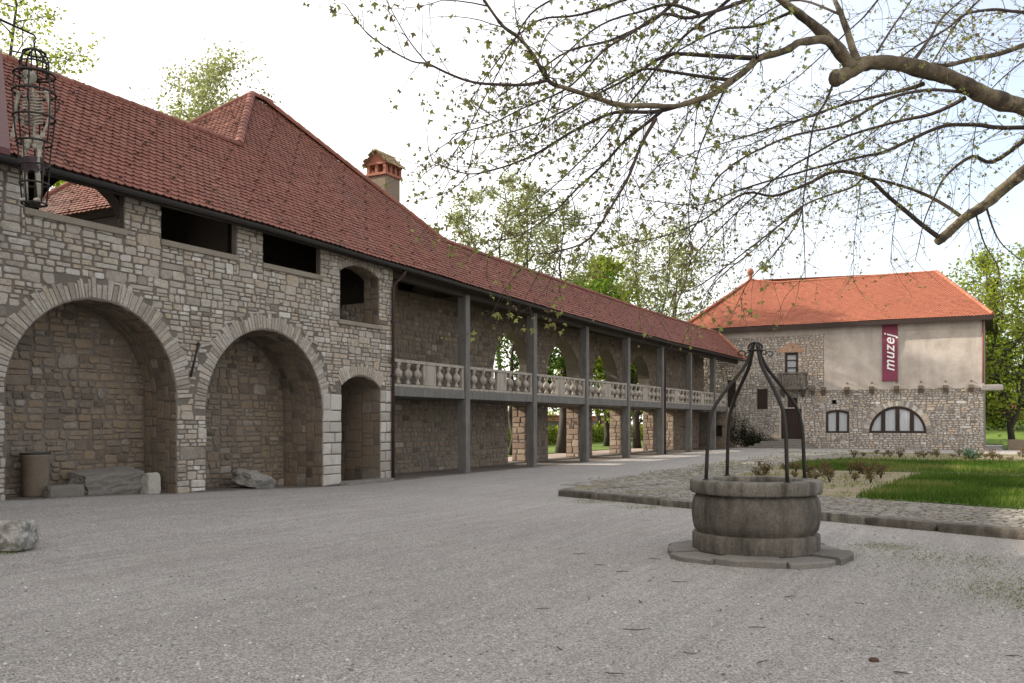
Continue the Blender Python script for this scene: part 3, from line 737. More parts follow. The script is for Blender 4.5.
for o in low:
    for (a, b) in ((o[0], o[1]), (o[2], o[3])):
        sgn = 1 if a[0] == o[0][0] else -1
        rubble(bw, 0, .62, .06, 2.26, lambda u, v, h, q=a[0], sg=sgn: (-1.83 - u, q + sg * h, v), rng, wr=(.25, .5), hr=(.18, .32), bulge=.02, m=2, cc=.2)
bw.build('back_wall', [M['stone_dark'], M['mortar'], surf('sun_tinted_stone', [(.18, .125, .095), (.27, .20, .155), (.36, .29, .23)], scale=4, nvar=.5, grain=.2, bs=.5, bscale=24)], wing)  # reveal stones get an orange tint that stands in for warm sunlight
for o in up:
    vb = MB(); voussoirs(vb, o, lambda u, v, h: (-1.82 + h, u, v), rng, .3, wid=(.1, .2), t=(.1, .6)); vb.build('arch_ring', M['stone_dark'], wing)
fl = MB(); fl.box(-1.80, -.035, YE + .02, 55.8, 2.36, 2.625, .012); fl.build('gallery_floor', M['concrete'], wing)
ew = MB(); 
panel(ew, [(-1.8, 0), (-1.8, 2.34), (-.02, 2.34), (-.02, 0)], [rect_outline(-.95, -.35, .75, 1.45)], lambda u, v: (u, 55.95, v), lambda u, v: (u, 56.4, v))
rubble(ew, -1.8, -.02, 0, 2.34, lambda u, v, h: (u, 55.95 - h, v), rng, holes=[(-.95, -.35, .75, 1.45)], m=1)
ew.quad((-1, 56.38, .7), (-.3, 56.38, .7), (-.3, 56.38, 1.5), (-1, 56.38, 1.5), m=2)
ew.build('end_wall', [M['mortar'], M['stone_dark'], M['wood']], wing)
COLS = [24.70 + 4.763 * k for k in range(7)]
for s1 in COLS:
    cbm = MB(); cbm.box(-.30, .015, s1 - .26, s1, -.05, eave(s1) - .22, .014); cbm.build('column', M['concrete'], wing)
bal = MB(); bal.lathe([(.001, 0), (.07, 0), (.072, .04), (.06, .07), (.036, .11), (.045, .145), (.088, .18), (.112, .225), (.118, .26), (.112, .295), (.088, .34), (.045, .375), (.036, .41), (.06, .45), (.072, .485), (.072, .53), (.001, .53)], 0, 0, 14)
bal_me = None
bays = [(YE + .04, COLS[0] - .26)] + [(a, b - .26) for a, b in zip(COLS, COLS[1:])] + [(COLS[-1], 55.8)]
for a, b in bays:
    rt = bpy.data.objects.new('balustrade', None); col.objects.link(rt); rt.parent = wing; rt.location = Vector((-.12, a, 2.625)) - wing.location
    rl = MB(); z0 = 2.628
    rl.box(-.20, -.045, a + .01, b - .01, z0 + .69, z0 + .78, .01); rl.box(-.19, -.055, a + .01, b - .01, z0, z0 + .08, .01)
    for p in (a + .01, b - .13): rl.box(-.185, -.06, p, p + .12, z0 + .082, z0 + .688, .006)
    rl.build('rail', M['baluster'], rt)
    c = (a + b) / 2; pw = .34 if b - a > 3 else .25
    pn = MB(); pn.box(-.18, -.065, c - pw, c + pw, z0 + .082, z0 + .688, .008); pn.build('panel', M['baluster'], rt)
    for (e0, e1) in ((a + .13, c - pw), (c + pw, b - .13)):
        n = 3 if e1 - e0 > .9 else 2
        for k in range(n):
            y = e0 + (e1 - e0) * (k + .5) / n
            if bal_me is None:
                o = bal.build('baluster', M['baluster'], None); bal_me = o.data; o.parent = rt
            else:
                o = bpy.data.objects.new('baluster', bal_me); col.objects.link(o); o.parent = rt
            sc = min(1.25, (e1 - e0) / n / .29)
            o.location = Vector((-.12, y, z0 + .08)) - Vector((-.12, a, 2.625)); o.scale = (min(1.05, sc), sc, .608 / .53)
# --- roof
RIDGE = [(0, -2.27), (17.0, -2.27), (20.35, -5.12), (21.15, -5.12), (25.35, -1.36), (90, -1.36)]
def xmin(s):
    for (a, x), (b, y) in zip(RIDGE, RIDGE[1:]):
        if a <= s <= b: return x + (y - x) * (s - a) / (b - a)
    return -1.36
RZ = 6.07
rf = MB(); rng = random.Random(21)
Y0, Y1 = 9.1, 58.75
q2 = 1 / math.sqrt(2)
def warp(p): return Vector((p.x, p.y, p.z + eave(p.y) - RZ + .03 * noise.noise((p.x * .4, p.y * .3, 1))))
tiles(rf, (.40, Y0, RZ), (0, 1, 0), (-1, 0, 1), int((Y1 - Y0) / .18), 54, lambda a, b: .40 - b * q2 > xmin(Y0 + a) - .11, rng, warp=warp, guards=True)
# left hip of the tall roof, facing the camera's left
SL = .87
def hipok(a, b):
    y = 15.0 + b / math.sqrt(1 + SL * SL); x = -1.9 - a
    return y < 20.3 and x < xmin(max(17.04, y)) * (1 if y > 17.04 else 1) - .0 and (y > 17.04 or x < -2.9) and x > -5.23 - .88 * (20.3 - y)
tiles(rf, (-1.9, 15.0, 11.58 - SL * 5.3), (-1, 0, 0), (0, 1, SL), 60, 60, hipok, rng, guards=True)
# decking under the tiles, back slopes, soffit
und = []
def deck(pts, d=.06, m=1):
    rf.add([(x, y, z - d) for x, y, z in pts], [tuple(range(len(pts)))], .3, m)
zs = lambda X, s: eave(s) + .40 - X
for s0, s1 in zip([5, 9.1, 17.04, 20.3, 21.2, 25.35, 30, 44], [9.1, 17.04, 20.3, 21.2, 25.35, 30, 44, 58.75]):
    deck([(.36, s0, zs(.36, s0)), (.36, s1, zs(.36, s1)), (xmin(s1), s1, zs(xmin(s1), s1)), (xmin(s0), s0, zs(xmin(s0), s0))])
deck([(.40, 5, zs(.4, 5)), (.40, 9.1, zs(.4, 9.1)), (-2.27, 9.1, 8.74), (-2.27, 5, 8.74)], -.03, 0)
rb = 11.55; 
deck([(-5.23, 20.3, rb), (-10.0, 15.0, 7.08), (-2.5, 15.0, 7.0), (-2.4, 17.0, 8.65)], .05)
deck([(-5.23, 20.3, rb), (-5.23, 21.2, rb), (-11, 26.9, 6.05), (-10.5, 14.4, 6.5)], .02, 0)
deck([(-5.23, 21.2, rb), (-11, 26.9, 6.05), (-1.4, 26.9, 6.1), (-1.36, 25.35, 7.55)], .02, 0)
deck([(-5.15, 21.3, rb - .15), (-10.8, 26.8, 6.05), (-1.45, 26.8, 6.1), (-1.42, 25.45, 7.4)], .07, 1)
deck([(-1.36, 25.35, 7.5), (-1.36, 58.75, 7.5), (-3.2, 58.75, 5.7), (-3.2, 25.35, 5.7)], .08, 1)
deck([(-1.36, 25.35, 7.5), (-1.36, 58.75, 7.5), (-3.2, 58.75, 5.7), (-3.2, 25.35, 5.7)], .02, 0)
rf.quad((-2.42, 5, 8.6), (-2.42, 17.04, 8.6), (-2.42, 17.04, 8.4), (-2.42, 5, 8.4), m=1)
roof = rf.build('roof', [M['tile'], M['wood']], wing)
rd = MB()
ridge_run(rd, (-2.29, 5, 8.73), (-2.29, 17.0, 8.73), .10, rng=rng); ridge_run(rd, (-2.29, 17.0, 8.75), (-5.13, 20.35, 11.60), .115, .34, rng=rng)
ridge_run(rd, (-5.13, 20.35, 11.60), (-5.13, 21.15, 11.60), .11, rng=rng); ridge_run(rd, (-5.11, 20.95, 11.58), (-1.36, 25.35, zs(-1.36, 25.35) - .0), .10, rng=rng)
ridge_run(rd, (-5.13, 20.35, 11.60), (-9.9, 15.0, 7.0), .1, rng=rng)
for s0, s1 in ((25.35, 30), (30, 44), (44, 58.75)): ridge_run(rd, (-1.36, s0, zs(-1.36, s0) + .02), (-1.36, s1, zs(-1.36, s1) + .02), .085, rng=rng)
rd.build('ridge_tiles', M['tile'], roof)
vg = MB(); ridge_run(vg, (.42, 58.8, zs(.42, 58.8) + .02), (-1.36, 58.8, zs(-1.36, 58.8) + .02), .1, .3, rng=rng, t=(.4, .9)); vg.build('verge_tiles', M['tile_orange'], roof)
fl = MB()
fp = [(.47, 8.5, zs(.47, 9)), (.47, 9.17, zs(.47, 9)), (-2.32, 10.78, 8.76), (-2.32, 10.1, 8.76)]
fl.add([(x, y, z + .02) for x, y, z in fp] + [(x, y, z + .13) for x, y, z in fp], [(0, 1, 5, 4), (1, 2, 6, 5), (4, 5, 6, 7), (2, 3, 7, 6), (3, 0, 4, 7)])
fl.build('roof_flashing', M['maroon'], roof)
# eaves: soffit boards, wall plate, rafter feet and gutter
ef = MB()
for s0, s1 in zip([5, 15, 19.5, 25, 30, 44], [15, 19.5, 25, 30, 44, 58.7]):
    a, b = eave(s0), eave(s1)
    ef.quad((.33, s0, a - .03), (.33, s1, b - .03), (.33, s1, b - .16), (.33, s0, a - .16))
    ef.quad((.33, s0, a - .16), (.33, s1, b - .16), (.0, s1, b - .10), (.0, s0, a - .10))
    if s0 >= 19: ef.add([(x, s, z + (a if s == s0 else b)) for s in (s0, s1) for x, z in ((-.28, -.30), (-.04, -.30), (-.04, .12), (-.28, .12))], [(0, 1, 5, 4), (1, 2, 6, 5), (2, 3, 7, 6), (3, 0, 4, 7), (0, 1, 2, 3), (4, 5, 6, 7)])
s = 21.0
while s < 58.4:
    z = eave(s)
    ef.add([(x, s + d, zz) for d in (0, .12) for x, zz in ((.3, z - .10), (-2.2, z + 1.4 if False else min(z + 2.4, 7.35)), (-2.2, min(z + 2.4, 7.35) - .16), (.3, z - .24))][:8], [(0, 1, 2, 3), (4, 5, 6, 7), (0, 1, 5, 4), (2, 3, 7, 6), (0, 3, 7, 4)]) if False else None
    s += .8
ef.build('soffit', M['wood'], wing)
gt = MB()
for s0, s1 in zip([5, 15, 19.5, 25, 30, 44], [15, 19.5, 25, 30, 44, 58.6]):
    vs = []
    for s in (s0, s1):
        for k in range(7):
            an = math.pi + math.pi * k / 6; vs.append((.43 + .075 * math.cos(an), s, eave(s) - .075 + .085 * math.sin(an)))
    gt.add(vs, [(k, k + 1, k + 8, k + 7) for k in range(6)], .5, 0, True)
gt.build('gutter', M['metal'], wing)
dp = MB(); dp.tube([(.40, 20.56, eave(20.6) - .13), (.36, 20.55, 5.72), (.14, 20.45, 5.48), (.085, 20.43, 5.36), (.085, 20.43, .02)], .043, 10)
for z in (4.4, 2.9, 1.4): dp.tube([(.085, 20.42, z), (.085, 20.42, z + .05)], .06, 10)
dp.build('downpipe', M['pipe'], wing)
dp = MB(); sx = COLS[4] + .09; dp.tube([(.4, sx, eave(sx) - .13), (.3, sx, 5.45), (.03, sx, 5.2), (.03, sx, .02)], .05, 10); dp.build('downpipe', M['pipe'], wing)
# body of the tall part behind, seen through the loggia and from other sides
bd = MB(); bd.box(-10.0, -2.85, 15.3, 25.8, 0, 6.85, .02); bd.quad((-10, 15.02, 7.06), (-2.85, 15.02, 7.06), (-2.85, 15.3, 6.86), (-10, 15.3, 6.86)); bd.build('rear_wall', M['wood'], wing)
# chimney
ch = MB(); cx, cy = -3.70, 25.15
ch.box(cx - .36, cx + .36, cy - .42, cy + .42, 7.2, 10.02, .015, m=0)
cho = ch.build('chimney', M['stone_dark'], wing)
cc = MB(); cc.box(cx - .42, cx + .42, cy - .48, cy + .48, 10.0, 10.09, .01)
for ax in (-.34, .34):
    for k in (-.40, -.135, .135, .40): cc.box(cx + ax - .06, cx + ax + .06, cy + k - .06, cy + k + .06, 10.09, 10.36, .006, t=.3)
for k in (-.40, .40): cc.box(cx - .06, cx + .06, cy + k - .055, cy + k + .055, 10.09, 10.36, .006, t=.3)
cc.box(cx - .42, cx + .42, cy - .48, cy + .48, 10.36, 10.44, .01)
for yy in (cy - .45, cy + .45): cc.add([(cx - .40, yy, 10.44), (cx + .40, yy, 10.44), (cx, yy, 10.80)], [(0, 1, 2)])
cc.build('chimney_cap', M['brick'], cho)
cr = MB()
for sg in (-1, 1):
    tiles(cr, (cx + sg * .52, cy - .56 if sg > 0 else cy + .56, 10.36), (0, 1 if sg > 0 else -1, 0), (-sg * .52, 0, .48), 6, 5, lambda a, b: True, rng, wt=.187, ex=.14, m=0)
    cr.quad((cx + sg * .52, cy - .56, 10.35), (cx + sg * .52, cy + .56, 10.35), (cx, cy + .56, 10.84), (cx, cy - .56, 10.84))
ridge_run(cr, (cx, cy - .56, 10.84), (cx, cy + .56, 10.84), .05, rng=rng)
M['cap_tile'] = surf('mossy_tile', [(.20, .15, .085), (.32, .24, .14), (.38, .27, .17)], scale=2, nvar=.6, grain=.2, bs=.3)
cr.build('chimney_roof', M['cap_tile'], cho)

# ================================================================== MUSEUM
mus = empty('museum_building', (7, 59.7, 0), 'stone and plaster museum building with bright orange hipped roof', 'building')
rng = random.Random(31); MY = 59.7
fm = lambda u, v, h: (u, MY - h, v)
mw = MB()
win = [rect_outline(2.75, 3.57, 4.7, 6.13), rect_outline(.96, 1.64, 2.51, 3.83), rect_outline(2.5, 3.80, .57, 2.51), rect_outline(2.92, 3.52, 2.62, 3.22), arch_outline(5.29, 6.67, .97, 2.30, .12, n=6), rect_outline(5.65, 5.9, 2.8, 3.05),
       arch_outline(7.84, 11.09, .98, 1.02, 1.73 if False else 1.6, n=18), rect_outline(-1.0, -.45, 2.64, 4.45)]
panel(mw, [(-4, -.3), (-4, 7.85), (14.17, 7.85), (14.17, -.3)], win, lambda u, v: (u, MY, v), lambda u, v: (u, MY + .35, v), .5, 1)
mw.quad((14.17, MY, -.3), (14.17, 68.5, -.3), (14.17, 68.5, 7.85), (14.17, MY, 7.85), m=1); mw.quad((-4, MY, -.3), (-4, 68.5, -.3), (-4, 68.5, 7.85), (-4, MY, 7.85), m=1)
mw.quad((-4, 68.5, -.3), (14.17, 68.5, -.3), (14.17, 68.5, 7.85), (-4, 68.5, 7.85), m=1)
mw.quad((-3.8, MY + .7, 0), (14, MY + .7, 0), (14, MY + .7, 7.8), (-3.8, MY + .7, 7.8), m=2)
mh = [(2.75, 3.57, 4.7, 6.13), (.96, 1.64, 2.51, 3.83), (2.5, 3.92, .57, 2.51), (2.92, 3.52, 2.62, 3.22), (5.29, 6.67, .97, 2.42), (5.65, 5.9, 2.8, 3.05), (7.84, 11.09, .98, 1.02), (-1.0, -.45, 2.64, 4.45), (5.17, 14.2, 3.66, 8), (-5, 5.17, 7.2, 8)]
kk = MB()
def mtone(r, u, v):
    x = r.betavariate(2.6, 1.8)
    if 3.5 < u < 5.2 and v > 4.4: x = .62 + r.uniform(0, .3)
    if u < 1.9 and v < 4: x *= .62
    return x
rubble(kk, -4, 14.17, 0, 7.2, fm, rng, wr=(.16, .44), hr=(.09, .2), holes=mh, arcs=[(9.465, .98, 1.98, 1.0)], bulge=.05, gap=.016, tf=mtone)
mw.v += [] ; o_ = len(mw.v); mw.v += kk.v; mw.f += [tuple(i + o_ for i in f) for f in kk.f]; mw.t += kk.t; mw.mi += kk.mi; mw.sm += kk.sm
mw.build('wall', [M['museum_stone'], M['museum_mortar'], M['wood']], mus)
pl = MB()
pv = []; nx, nz_ = 60, 28
for j in range(nz_ + 1):
    for i in range(nx + 1):
        X = 5.17 + 9.0 * i / nx; Z = 3.66 + (7.84 - 3.66) * j / nz_
        if i == 0: X += .10 * noise.noise((Z * 2, 0, 4))
        if j == 0: Z += .05 * noise.noise((X * 2.5, 3, 1))
        pv.append((X, MY - .045 - .012 * noise.noise((X * .7, Z * .7, 2)), Z))
pl.add(pv, [(j * (nx + 1) + i, j * (nx + 1) + i + 1, (j + 1) * (nx + 1) + i + 1, (j + 1) * (nx + 1) + i) for j in range(nz_) for i in range(nx)], .5, 0, True)
pl.box(-4, 5.2, MY - .05, MY + .01, 7.2, 7.85, .01); pl.box(5.1, 14.19, MY - .075, MY - .03, 7.22, 7.27, .006)
pl.build('plaster', M['plaster'], mus)
vb = MB(); voussoirs(vb, win[6], fm, rng, .40, wid=(.09, .16), t=(.1, .8), bulge=.03); vb.build('arch_ring', M['museum_stone'], mus)
# hipped roof
mr = MB(); ez = 7.90; EY = 59.15; rY = 64.0; rz = 11.35
L1, R1 = -4.25, 14.62
sl = (rz - ez) / (rY - EY)
hyp = math.sqrt(1 + sl * sl)
def mok(a, b):
    y = EY + b / hyp; x = L1 + a
    rt = R1 - (R1 - 11.4) * (y - EY) / (rY - EY); lt = L1 + (3.75) * (y - EY) / (rY - EY)
    return y < rY and lt < x < rt
mwarp = lambda p: Vector((p.x, p.y, p.z + .03 * noise.noise((p.x * .3, p.y * .3, 0)) + max(0, 1 - (p.x + .5) / 1.8 if p.x > -.5 else 1 - (-.5 - p.x) / 3.3) * .38 * (p.y - EY) / (rY - EY) ** 1.0 / 1.0 * 1.0))
tiles(mr, (L1, EY, ez), (1, 0, 0), (0, 1, sl), 112, 46, mok, rng, seg=2, warp=mwarp, lift=.025, wt=.18, ex=.155)
pa, pb = (-.5, rY, rz + .36), (11.4, rY, rz)
mr.add([(L1, EY + .05, ez - .05), (R1, EY + .05, ez - .05), (11.4, rY, rz - .06), (-.5, rY, rz - .06)], [(0, 1, 2, 3)], .5, 1)
def slope(p3, nrow, t):
    mr.add(p3, [tuple(range(len(p3)))], t)
slope([(R1, EY, ez), (R1, 68.9, ez), pb], 0, .6); slope([(L1, EY, ez), (L1, 68.9, ez), pa], 0, .6)
slope([(L1, 68.9, ez), (R1, 68.9, ez), pb, pa], 0, .5)
mro = mr.build('roof', [M['tile_orange'], M['wood']], mus)
rd = MB(); ridge_run(rd, (1.3, rY, rz + .03), pb, .09, rng=rng, t=(.5, .9)); ridge_run(rd, (1.3, rY, rz + .03), pa, .09, rng=rng, t=(.5, .9)); ridge_run(rd, (R1, EY, ez + .04), (11.4, rY, rz + .03), .10, rng=rng, t=(.5, 1)); ridge_run(rd, (L1, EY, ez + .04), pa, .1, rng=rng, t=(.5, 1))
rd.build('ridge_tiles', M['tile_orange'], mro)
fn = MB(); fn.lathe([(.17, 11.6), (.19, 11.75), (.13, 11.85), (.13, 12.05), (.22, 12.12), (.24, 12.3), (.18, 12.45), (.05, 12.55), (.01, 12.56)], -.5, rY, 14); fn.build('finial', M['brick'], mro)
ev = MB(); ev.box(L1 + .03, R1 - .03, EY + .03, MY - .06, ez - .10, ez - .06, .005); ev.box(R1 - .5, R1 - .03, EY + .03, 68.8, ez - .10, ez - .06, .005); ev.box(L1, R1, EY - .02, EY + .03, ez - .30, ez - .02, .005)
for k in range(40): x = L1 + .3 + k * .5; ev.box(x, x + .12, EY + .05, MY - .08, ez - .2, ez - .1, .005)
ev.build('soffit', M['frame'], mus)
dp = MB(); dp.tube([(14.12, MY - .12, 7.75), (14.12, MY - .12, 3.95)], .045, 8); dp.build('downpipe', surf('red_pipe', [(.16, .05, .045), (.2, .07, .06)], attr=False, bs=0), mus)
# windows and doors
def window(x0, x1, z0, z1, nv, nh, arched=None, fr=.085, dep=.14):
    f = MB(); y0 = MY + dep - .09; y1 = MY + dep
    if arched:
        o = arched; inner = []
        c = ((x0 + x1) / 2, z0)
        for (u, v) in o: inner.append((min(max(u, x0 + fr), x1 - fr) if v <= z0 + .06 else c[0] + (u - c[0]) * (1 - fr * 2 / (x1 - x0)), max(z0 + fr, z0 + (v - z0) * (1 - fr / (z1 - z0)))))
        n = len(o)
        vs = [(u, y0, v) for u, v in o] + [(u, y0, v) for u, v in inner] + [(u, y1, v) for u, v in inner]
        f.add(vs, [(i, (i + 1) % n, n + (i + 1) % n, n + i) for i in range(n)] + [(n + i, n + (i + 1) % n, 2 * n + (i + 1) % n, 2 * n + i) for i in range(n)])
    else:
        f.box(x0, x1, y0, y1, z0, z0 + fr, .006); f.box(x0, x1, y0, y1, z1 - fr, z1, .006)
        f.box(x0, x0 + fr, y0, y1, z0 + fr, z1 - fr, .006); f.box(x1 - fr, x1, y0, y1, z0 + fr, z1 - fr, .006)
    def ztop(x):
        if not arched: return z1 - fr
        q = (x - (x0 + x1) / 2) / ((x1 - x0) / 2)
        return z0 + (z1 - z0 - fr) * math.sqrt(max(0, 1 - q * q)) if (z1 - z0) > .9 and (x1 - x0) > 2 else z1 - fr
    for k in range(1, nv):
        x = x0 + (x1 - x0) * k / nv; wd_ = fr * (.85 if nv > 2 else .75); f.box(x - wd_, x + wd_, y0 + .012, y1, z0 + fr, ztop(x), .006)
    for k in range(1, nh): z = z0 + (z1 - z0) * k / nh; f.box(x0 + fr, x1 - fr, y0 + .015, y1, z - .03, z + .03, .004)
    fo = f.build('window', M['frame'], mus)
    p = MB()
    poly = arched if arched else rect_outline(x0, x1, z0, z1)
    # curtain gathered in soft vertical folds behind the glass line
    n = 64; vs = []; fs = []
    for i in range(n + 1):
        x = x0 + .02 + (x1 - x0 - .04) * i / n; zt = ztop(x)
        y = y1 + .03 + .018 * math.sin(i * 1.9) + .01 * math.sin(i * .7)
        vs += [(x, y, z0 + .02), (x, y, max(z0 + .03, zt))]
    p.add(vs, [(2 * i, 2 * i + 1, 2 * i + 3, 2 * i + 2) for i in range(n)], .5, 0, True)
    p.build('curtain', M['curtain'], fo)
    gl = MB(); gl.add([(u, y1 - .03, v) for u, v in poly], [tuple(range(len(poly)))]); gl.build('pane', M['glass'], fo)
gm, gnt, gp, _ = new_mat('window_glass'); gp.inputs['Base Color'].default_value = (.9, .95, 1, 1); gp.inputs['Roughness'].default_value = .03
gp.inputs['Alpha'].default_value = .22; gp.inputs['Specular IOR Level'].default_value = .6; M['glass'] = gm
window(2.75, 3.57, 4.7, 6.13, 1, 3, fr=.13)
window(5.29, 6.67, .97, 2.42, 2, 1, arched=win[4], fr=.12)
window(7.84, 11.09, .98, 2.62, 4, 1, arched=win[6], fr=.14)
sh = MB(); sh.box(.97, 1.63, MY + .02, MY + .08, 2.52, 3.82, .01)
for k in range(9): sh.box(1.03, 1.57, MY - .0, MY + .02, 2.58 + k * .135, 2.67 + k * .135, .004)
sh.build('shutter', M['frame'], mus)
dr = MB(); dr.box(2.5, 3.80, MY + .12, MY + .2, .58, 2.51, .01)
for k in range(6): dr.box(2.53 + k * .21, 2.71 + k * .21, MY + .09, MY + .12, .62, 2.46, .01)
do = dr.build('door', M['frame'], mus); hd = MB(); hd.tube([(3.6, MY + .06, 1.5), (3.6, MY + .06, 1.65)], .02, 6); hd.build('handle', M['iron'], do)
jb = MB(); jb.box(3.81, 3.93, MY - .06, MY + .1, .5, 2.72, .01); jb.build('door_jamb', M['plaster'], mus); jb = MB(); jb.box(2.38, 2.49, MY - .06, MY + .1, .5, 2.6, .01); jb.build('door_jamb', M['plaster'], mus)
tq = MB(); tq.box(2.93, 3.51, MY + .08, MY + .16, 2.63, 3.21, .01); tq.build('transom_window', M['frame'], mus)
gd = MB(); gd.box(-.99, -.46, MY + .1, MY + .18, 2.64, 4.44, .01); gd.build('door', M['frame'], mus)
bt = MB(); tp_ = [(2.28, 6.17), (3.95, 6.17), (3.95, 6.30), (3.13, 6.86), (2.28, 6.30)]
bt.add([(u, MY - h, v) for h in (.055, -.02) for u, v in tp_], [(0, 1, 2, 3, 4)] + [(i, (i + 1) % 5, 5 + (i + 1) % 5, 5 + i) for i in range(5)], .98)
bt.build('brick_lintel', surf('pale_brick', [(.30, .17, .11), (.40, .27, .19)], scale=6, attr=False, nvar=.9, bs=.4), mus)
bl = MB(); bl.box(2.42, 4.2, MY - .75, MY - .04, 3.72, 3.92, .02)
for x in (2.5, 3.98): bl.box(x, x + .16, MY - .74, MY - .58, 3.92, 4.78, .01)
bl.box(2.42, 4.2, MY - .76, MY - .56, 4.70, 4.84, .015)
for k in range(6): bl.box(2.72 + k * .21, 2.82 + k * .21, MY - .72, MY - .62, 3.92, 4.70, .02)
for x in (2.42, 4.1): bl.box(x, x + .1, MY - .56, MY - .04, 4.70, 4.84, .01); bl.box(x, x + .1, MY - .36, MY - .26, 3.92, 4.70, .01)
for x in (2.6, 3.85): bl.add([(x, MY - .04, 3.72), (x + .16, MY - .04, 3.72), (x + .16, MY - .6, 3.72), (x, MY - .6, 3.72), (x, MY - .04, 3.25), (x + .16, MY - .04, 3.25)], [(0, 1, 2, 3), (4, 5, 2, 3), (0, 3, 4), (1, 2, 5)])
bl.build('balcony', M['well_stone'], mus)
for x in (4.5, 5.17, 6.58, 8.02, 9.44, 10.79, 12.13, 13.5):
    w2 = .135 if x > 4.6 else .11
    k = MB(); P_ = [(MY - .01, 3.86), (MY - .42, 3.86), (MY - .42, 3.68), (MY - .30, 3.56), (MY - .22, 3.43), (MY - .01, 3.43)]
    k.add([(x + e_ * w2, a, b) for e_ in (-1, 1) for a, b in P_], [tuple(range(6)), tuple(range(6, 12))] + [(i, (i + 1) % 6, 6 + (i + 1) % 6, 6 + i) for i in range(6)]); k.build('corbel', M['corbel'], mus)
    if x > 5.2: k = MB(); k.box(x - .045, x + .045, MY - .14, MY - .04, 4.05, 4.14, .01); k.build('beam_end', M['corbel'], mus)
bm = MB(); rock(bm, (14.6, 59.5, 3.67), (1.15, .5, .36), rng, rough=.04, n=6, t=.9); bm.build('stone_ledge', M['slab_stone'], mus)
sp = MB()
for k in range(4): sp.box(.75 + k * .3, 4.85 - k * .28, MY - 1.6 + k * .38, MY - .05, -.05 + k * .145, -.05 + (k + 1) * .145 + .03, .02)
sp.build('steps', M['slab_stone'], mus)
# banner
ban = empty('banner', (9.05, 59.6, 4.2), 'tall plum banner with white muzej lettering on the museum plaster', 'banner')
bb = MB(); n = 24
vs = [(8.62 + .88 * i, 59.58 - .02 * math.sin(j * .5) - .01 * i, 4.2 + 3.55 * j / n) for j in range(n + 1) for i in (0, 1)]
bb.add(vs, [(2 * j, 2 * j + 1, 2 * j + 3, 2 * j + 2) for j in range(n)], .5, 0, True)
vs2 = [(x, y + .015, z) for x, y, z in vs]; bb.add(vs2, [(2 * j, 2 * j + 1, 2 * j + 3, 2 * j + 2) for j in range(n)], .5, 0, True)
for j in (4.2, 7.75): bb.tube([(8.58, 59.585, j), (9.54, 59.585, j)], .025, 6)
bb.build('cloth', M['banner'], ban)
cu = bpy.data.curves.new('lettering', 'FONT'); cu.body = 'muzej'; cu.size = .92; cu.shear = .32; cu.offset = .008; cu.extrude = .004; cu.space_character = 1.08; cu.align_x = 'LEFT'
to = bpy.data.objects.new('lettering', cu); col.objects.link(to)
bpy.context.view_layer.update()
me = bpy.data.meshes.new_from_object(to.evaluated_get(bpy.context.evaluated_depsgraph_get()))
bpy.data.objects.remove(to)
lt = bpy.data.objects.new('lettering', me); col.objects.link(lt); me.materials.clear(); me.materials.append(M['white'])
lt.parent = ban; xsz = max(v_.co.x for v_ in me.vertices) - min(v_.co.x for v_ in me.vertices)
me.transform(Matrix.Scale(2.35 / xsz, 4))
# text x -> world +Z, text y -> world -X, text z -> world -Y
lt.matrix_local = Matrix(((0, -1, 0, .26), (0, 0, -1, -.062), (1, 0, 0, .55), (0, 0, 0, 1)))

# ================================================================== WELL
WX, WY = 12.25, 11.05
rng = random.Random(41)
well = empty('stone_well', (WX, WY, 0), 'round carved stone well with wrought iron frame on gravel', 'well')
sb = MB(); n = 9; a = .25
for k in range(n):
    da = 2 * math.pi / n * rng.uniform(.85, 1.15) if k < n - 1 else 2 * math.pi + .25 - a
    Ro = 1.09 * rng.uniform(.94, 1.06); seg = 14; vs = []; zt = .075 + rng.uniform(-.014, .014)
    ring = []
    for i in range(seg + 1):
        th = a + .006 + (da - .012) * i / seg
        q = Ro * (1 + .05 * noise.noise((th * 4, k, 0))); ring.append((th, q))
    lay = []
    for (rf_, z) in ((None, -.04), (None, zt * .75), (.975, zt), (.72, zt + .004)):
        for th, q in ring:
            rr = (q * (rf_ or 1)) if rf_ != .72 else .70
            vs.append((WX + rr * math.cos(th), WY + rr * math.sin(th), z + .008 * noise.noise((th * 4, rr * 5, z))))
    m_ = seg + 1
    fs = [(l * m_ + i, l * m_ + i + 1, (l + 1) * m_ + i + 1, (l + 1) * m_ + i) for l in range(3) for i in range(seg)]
    fs += [tuple(l * m_ for l in range(4)), tuple(l * m_ + seg for l in range(4))]
    sb.add(vs, fs, rng.uniform(.1, .55)); a += da
sb.build('base_slab', M['slab_stone'], well)
bm = MB(); bm.lathe([(.70, .05), (.745, .06), (.752, .09), (.752, .262), (.738, .28), (.69, .287)], WX, WY, 96, .36, 0, .006, 1); bm.build('plinth', M['well_stone'], well)
bm = MB(); bm.lathe([(.70, .27), (.705, .30), (.732, .325), (.748, .40), (.758, .50), (.760, .57), (.752, .64), (.735, .70), (.705, .735), (.69, .75)], WX, WY, 96, .30, 0, .006, 5); bm.build('belly', M['well_stone'], well)
bm = MB(); bm.lathe([(.66, .74), (.71, .75), (.762, .758), (.776, .775), (.78, .885), (.772, .908), (.75, .917), (.575, .918), (.555, .905), (.55, .87), (.55, .3), (.55, -.3), (.001, -.3)], WX, WY, 96, .55, 0, .010, 9); bm.build('rim', M['well_stone'], well)
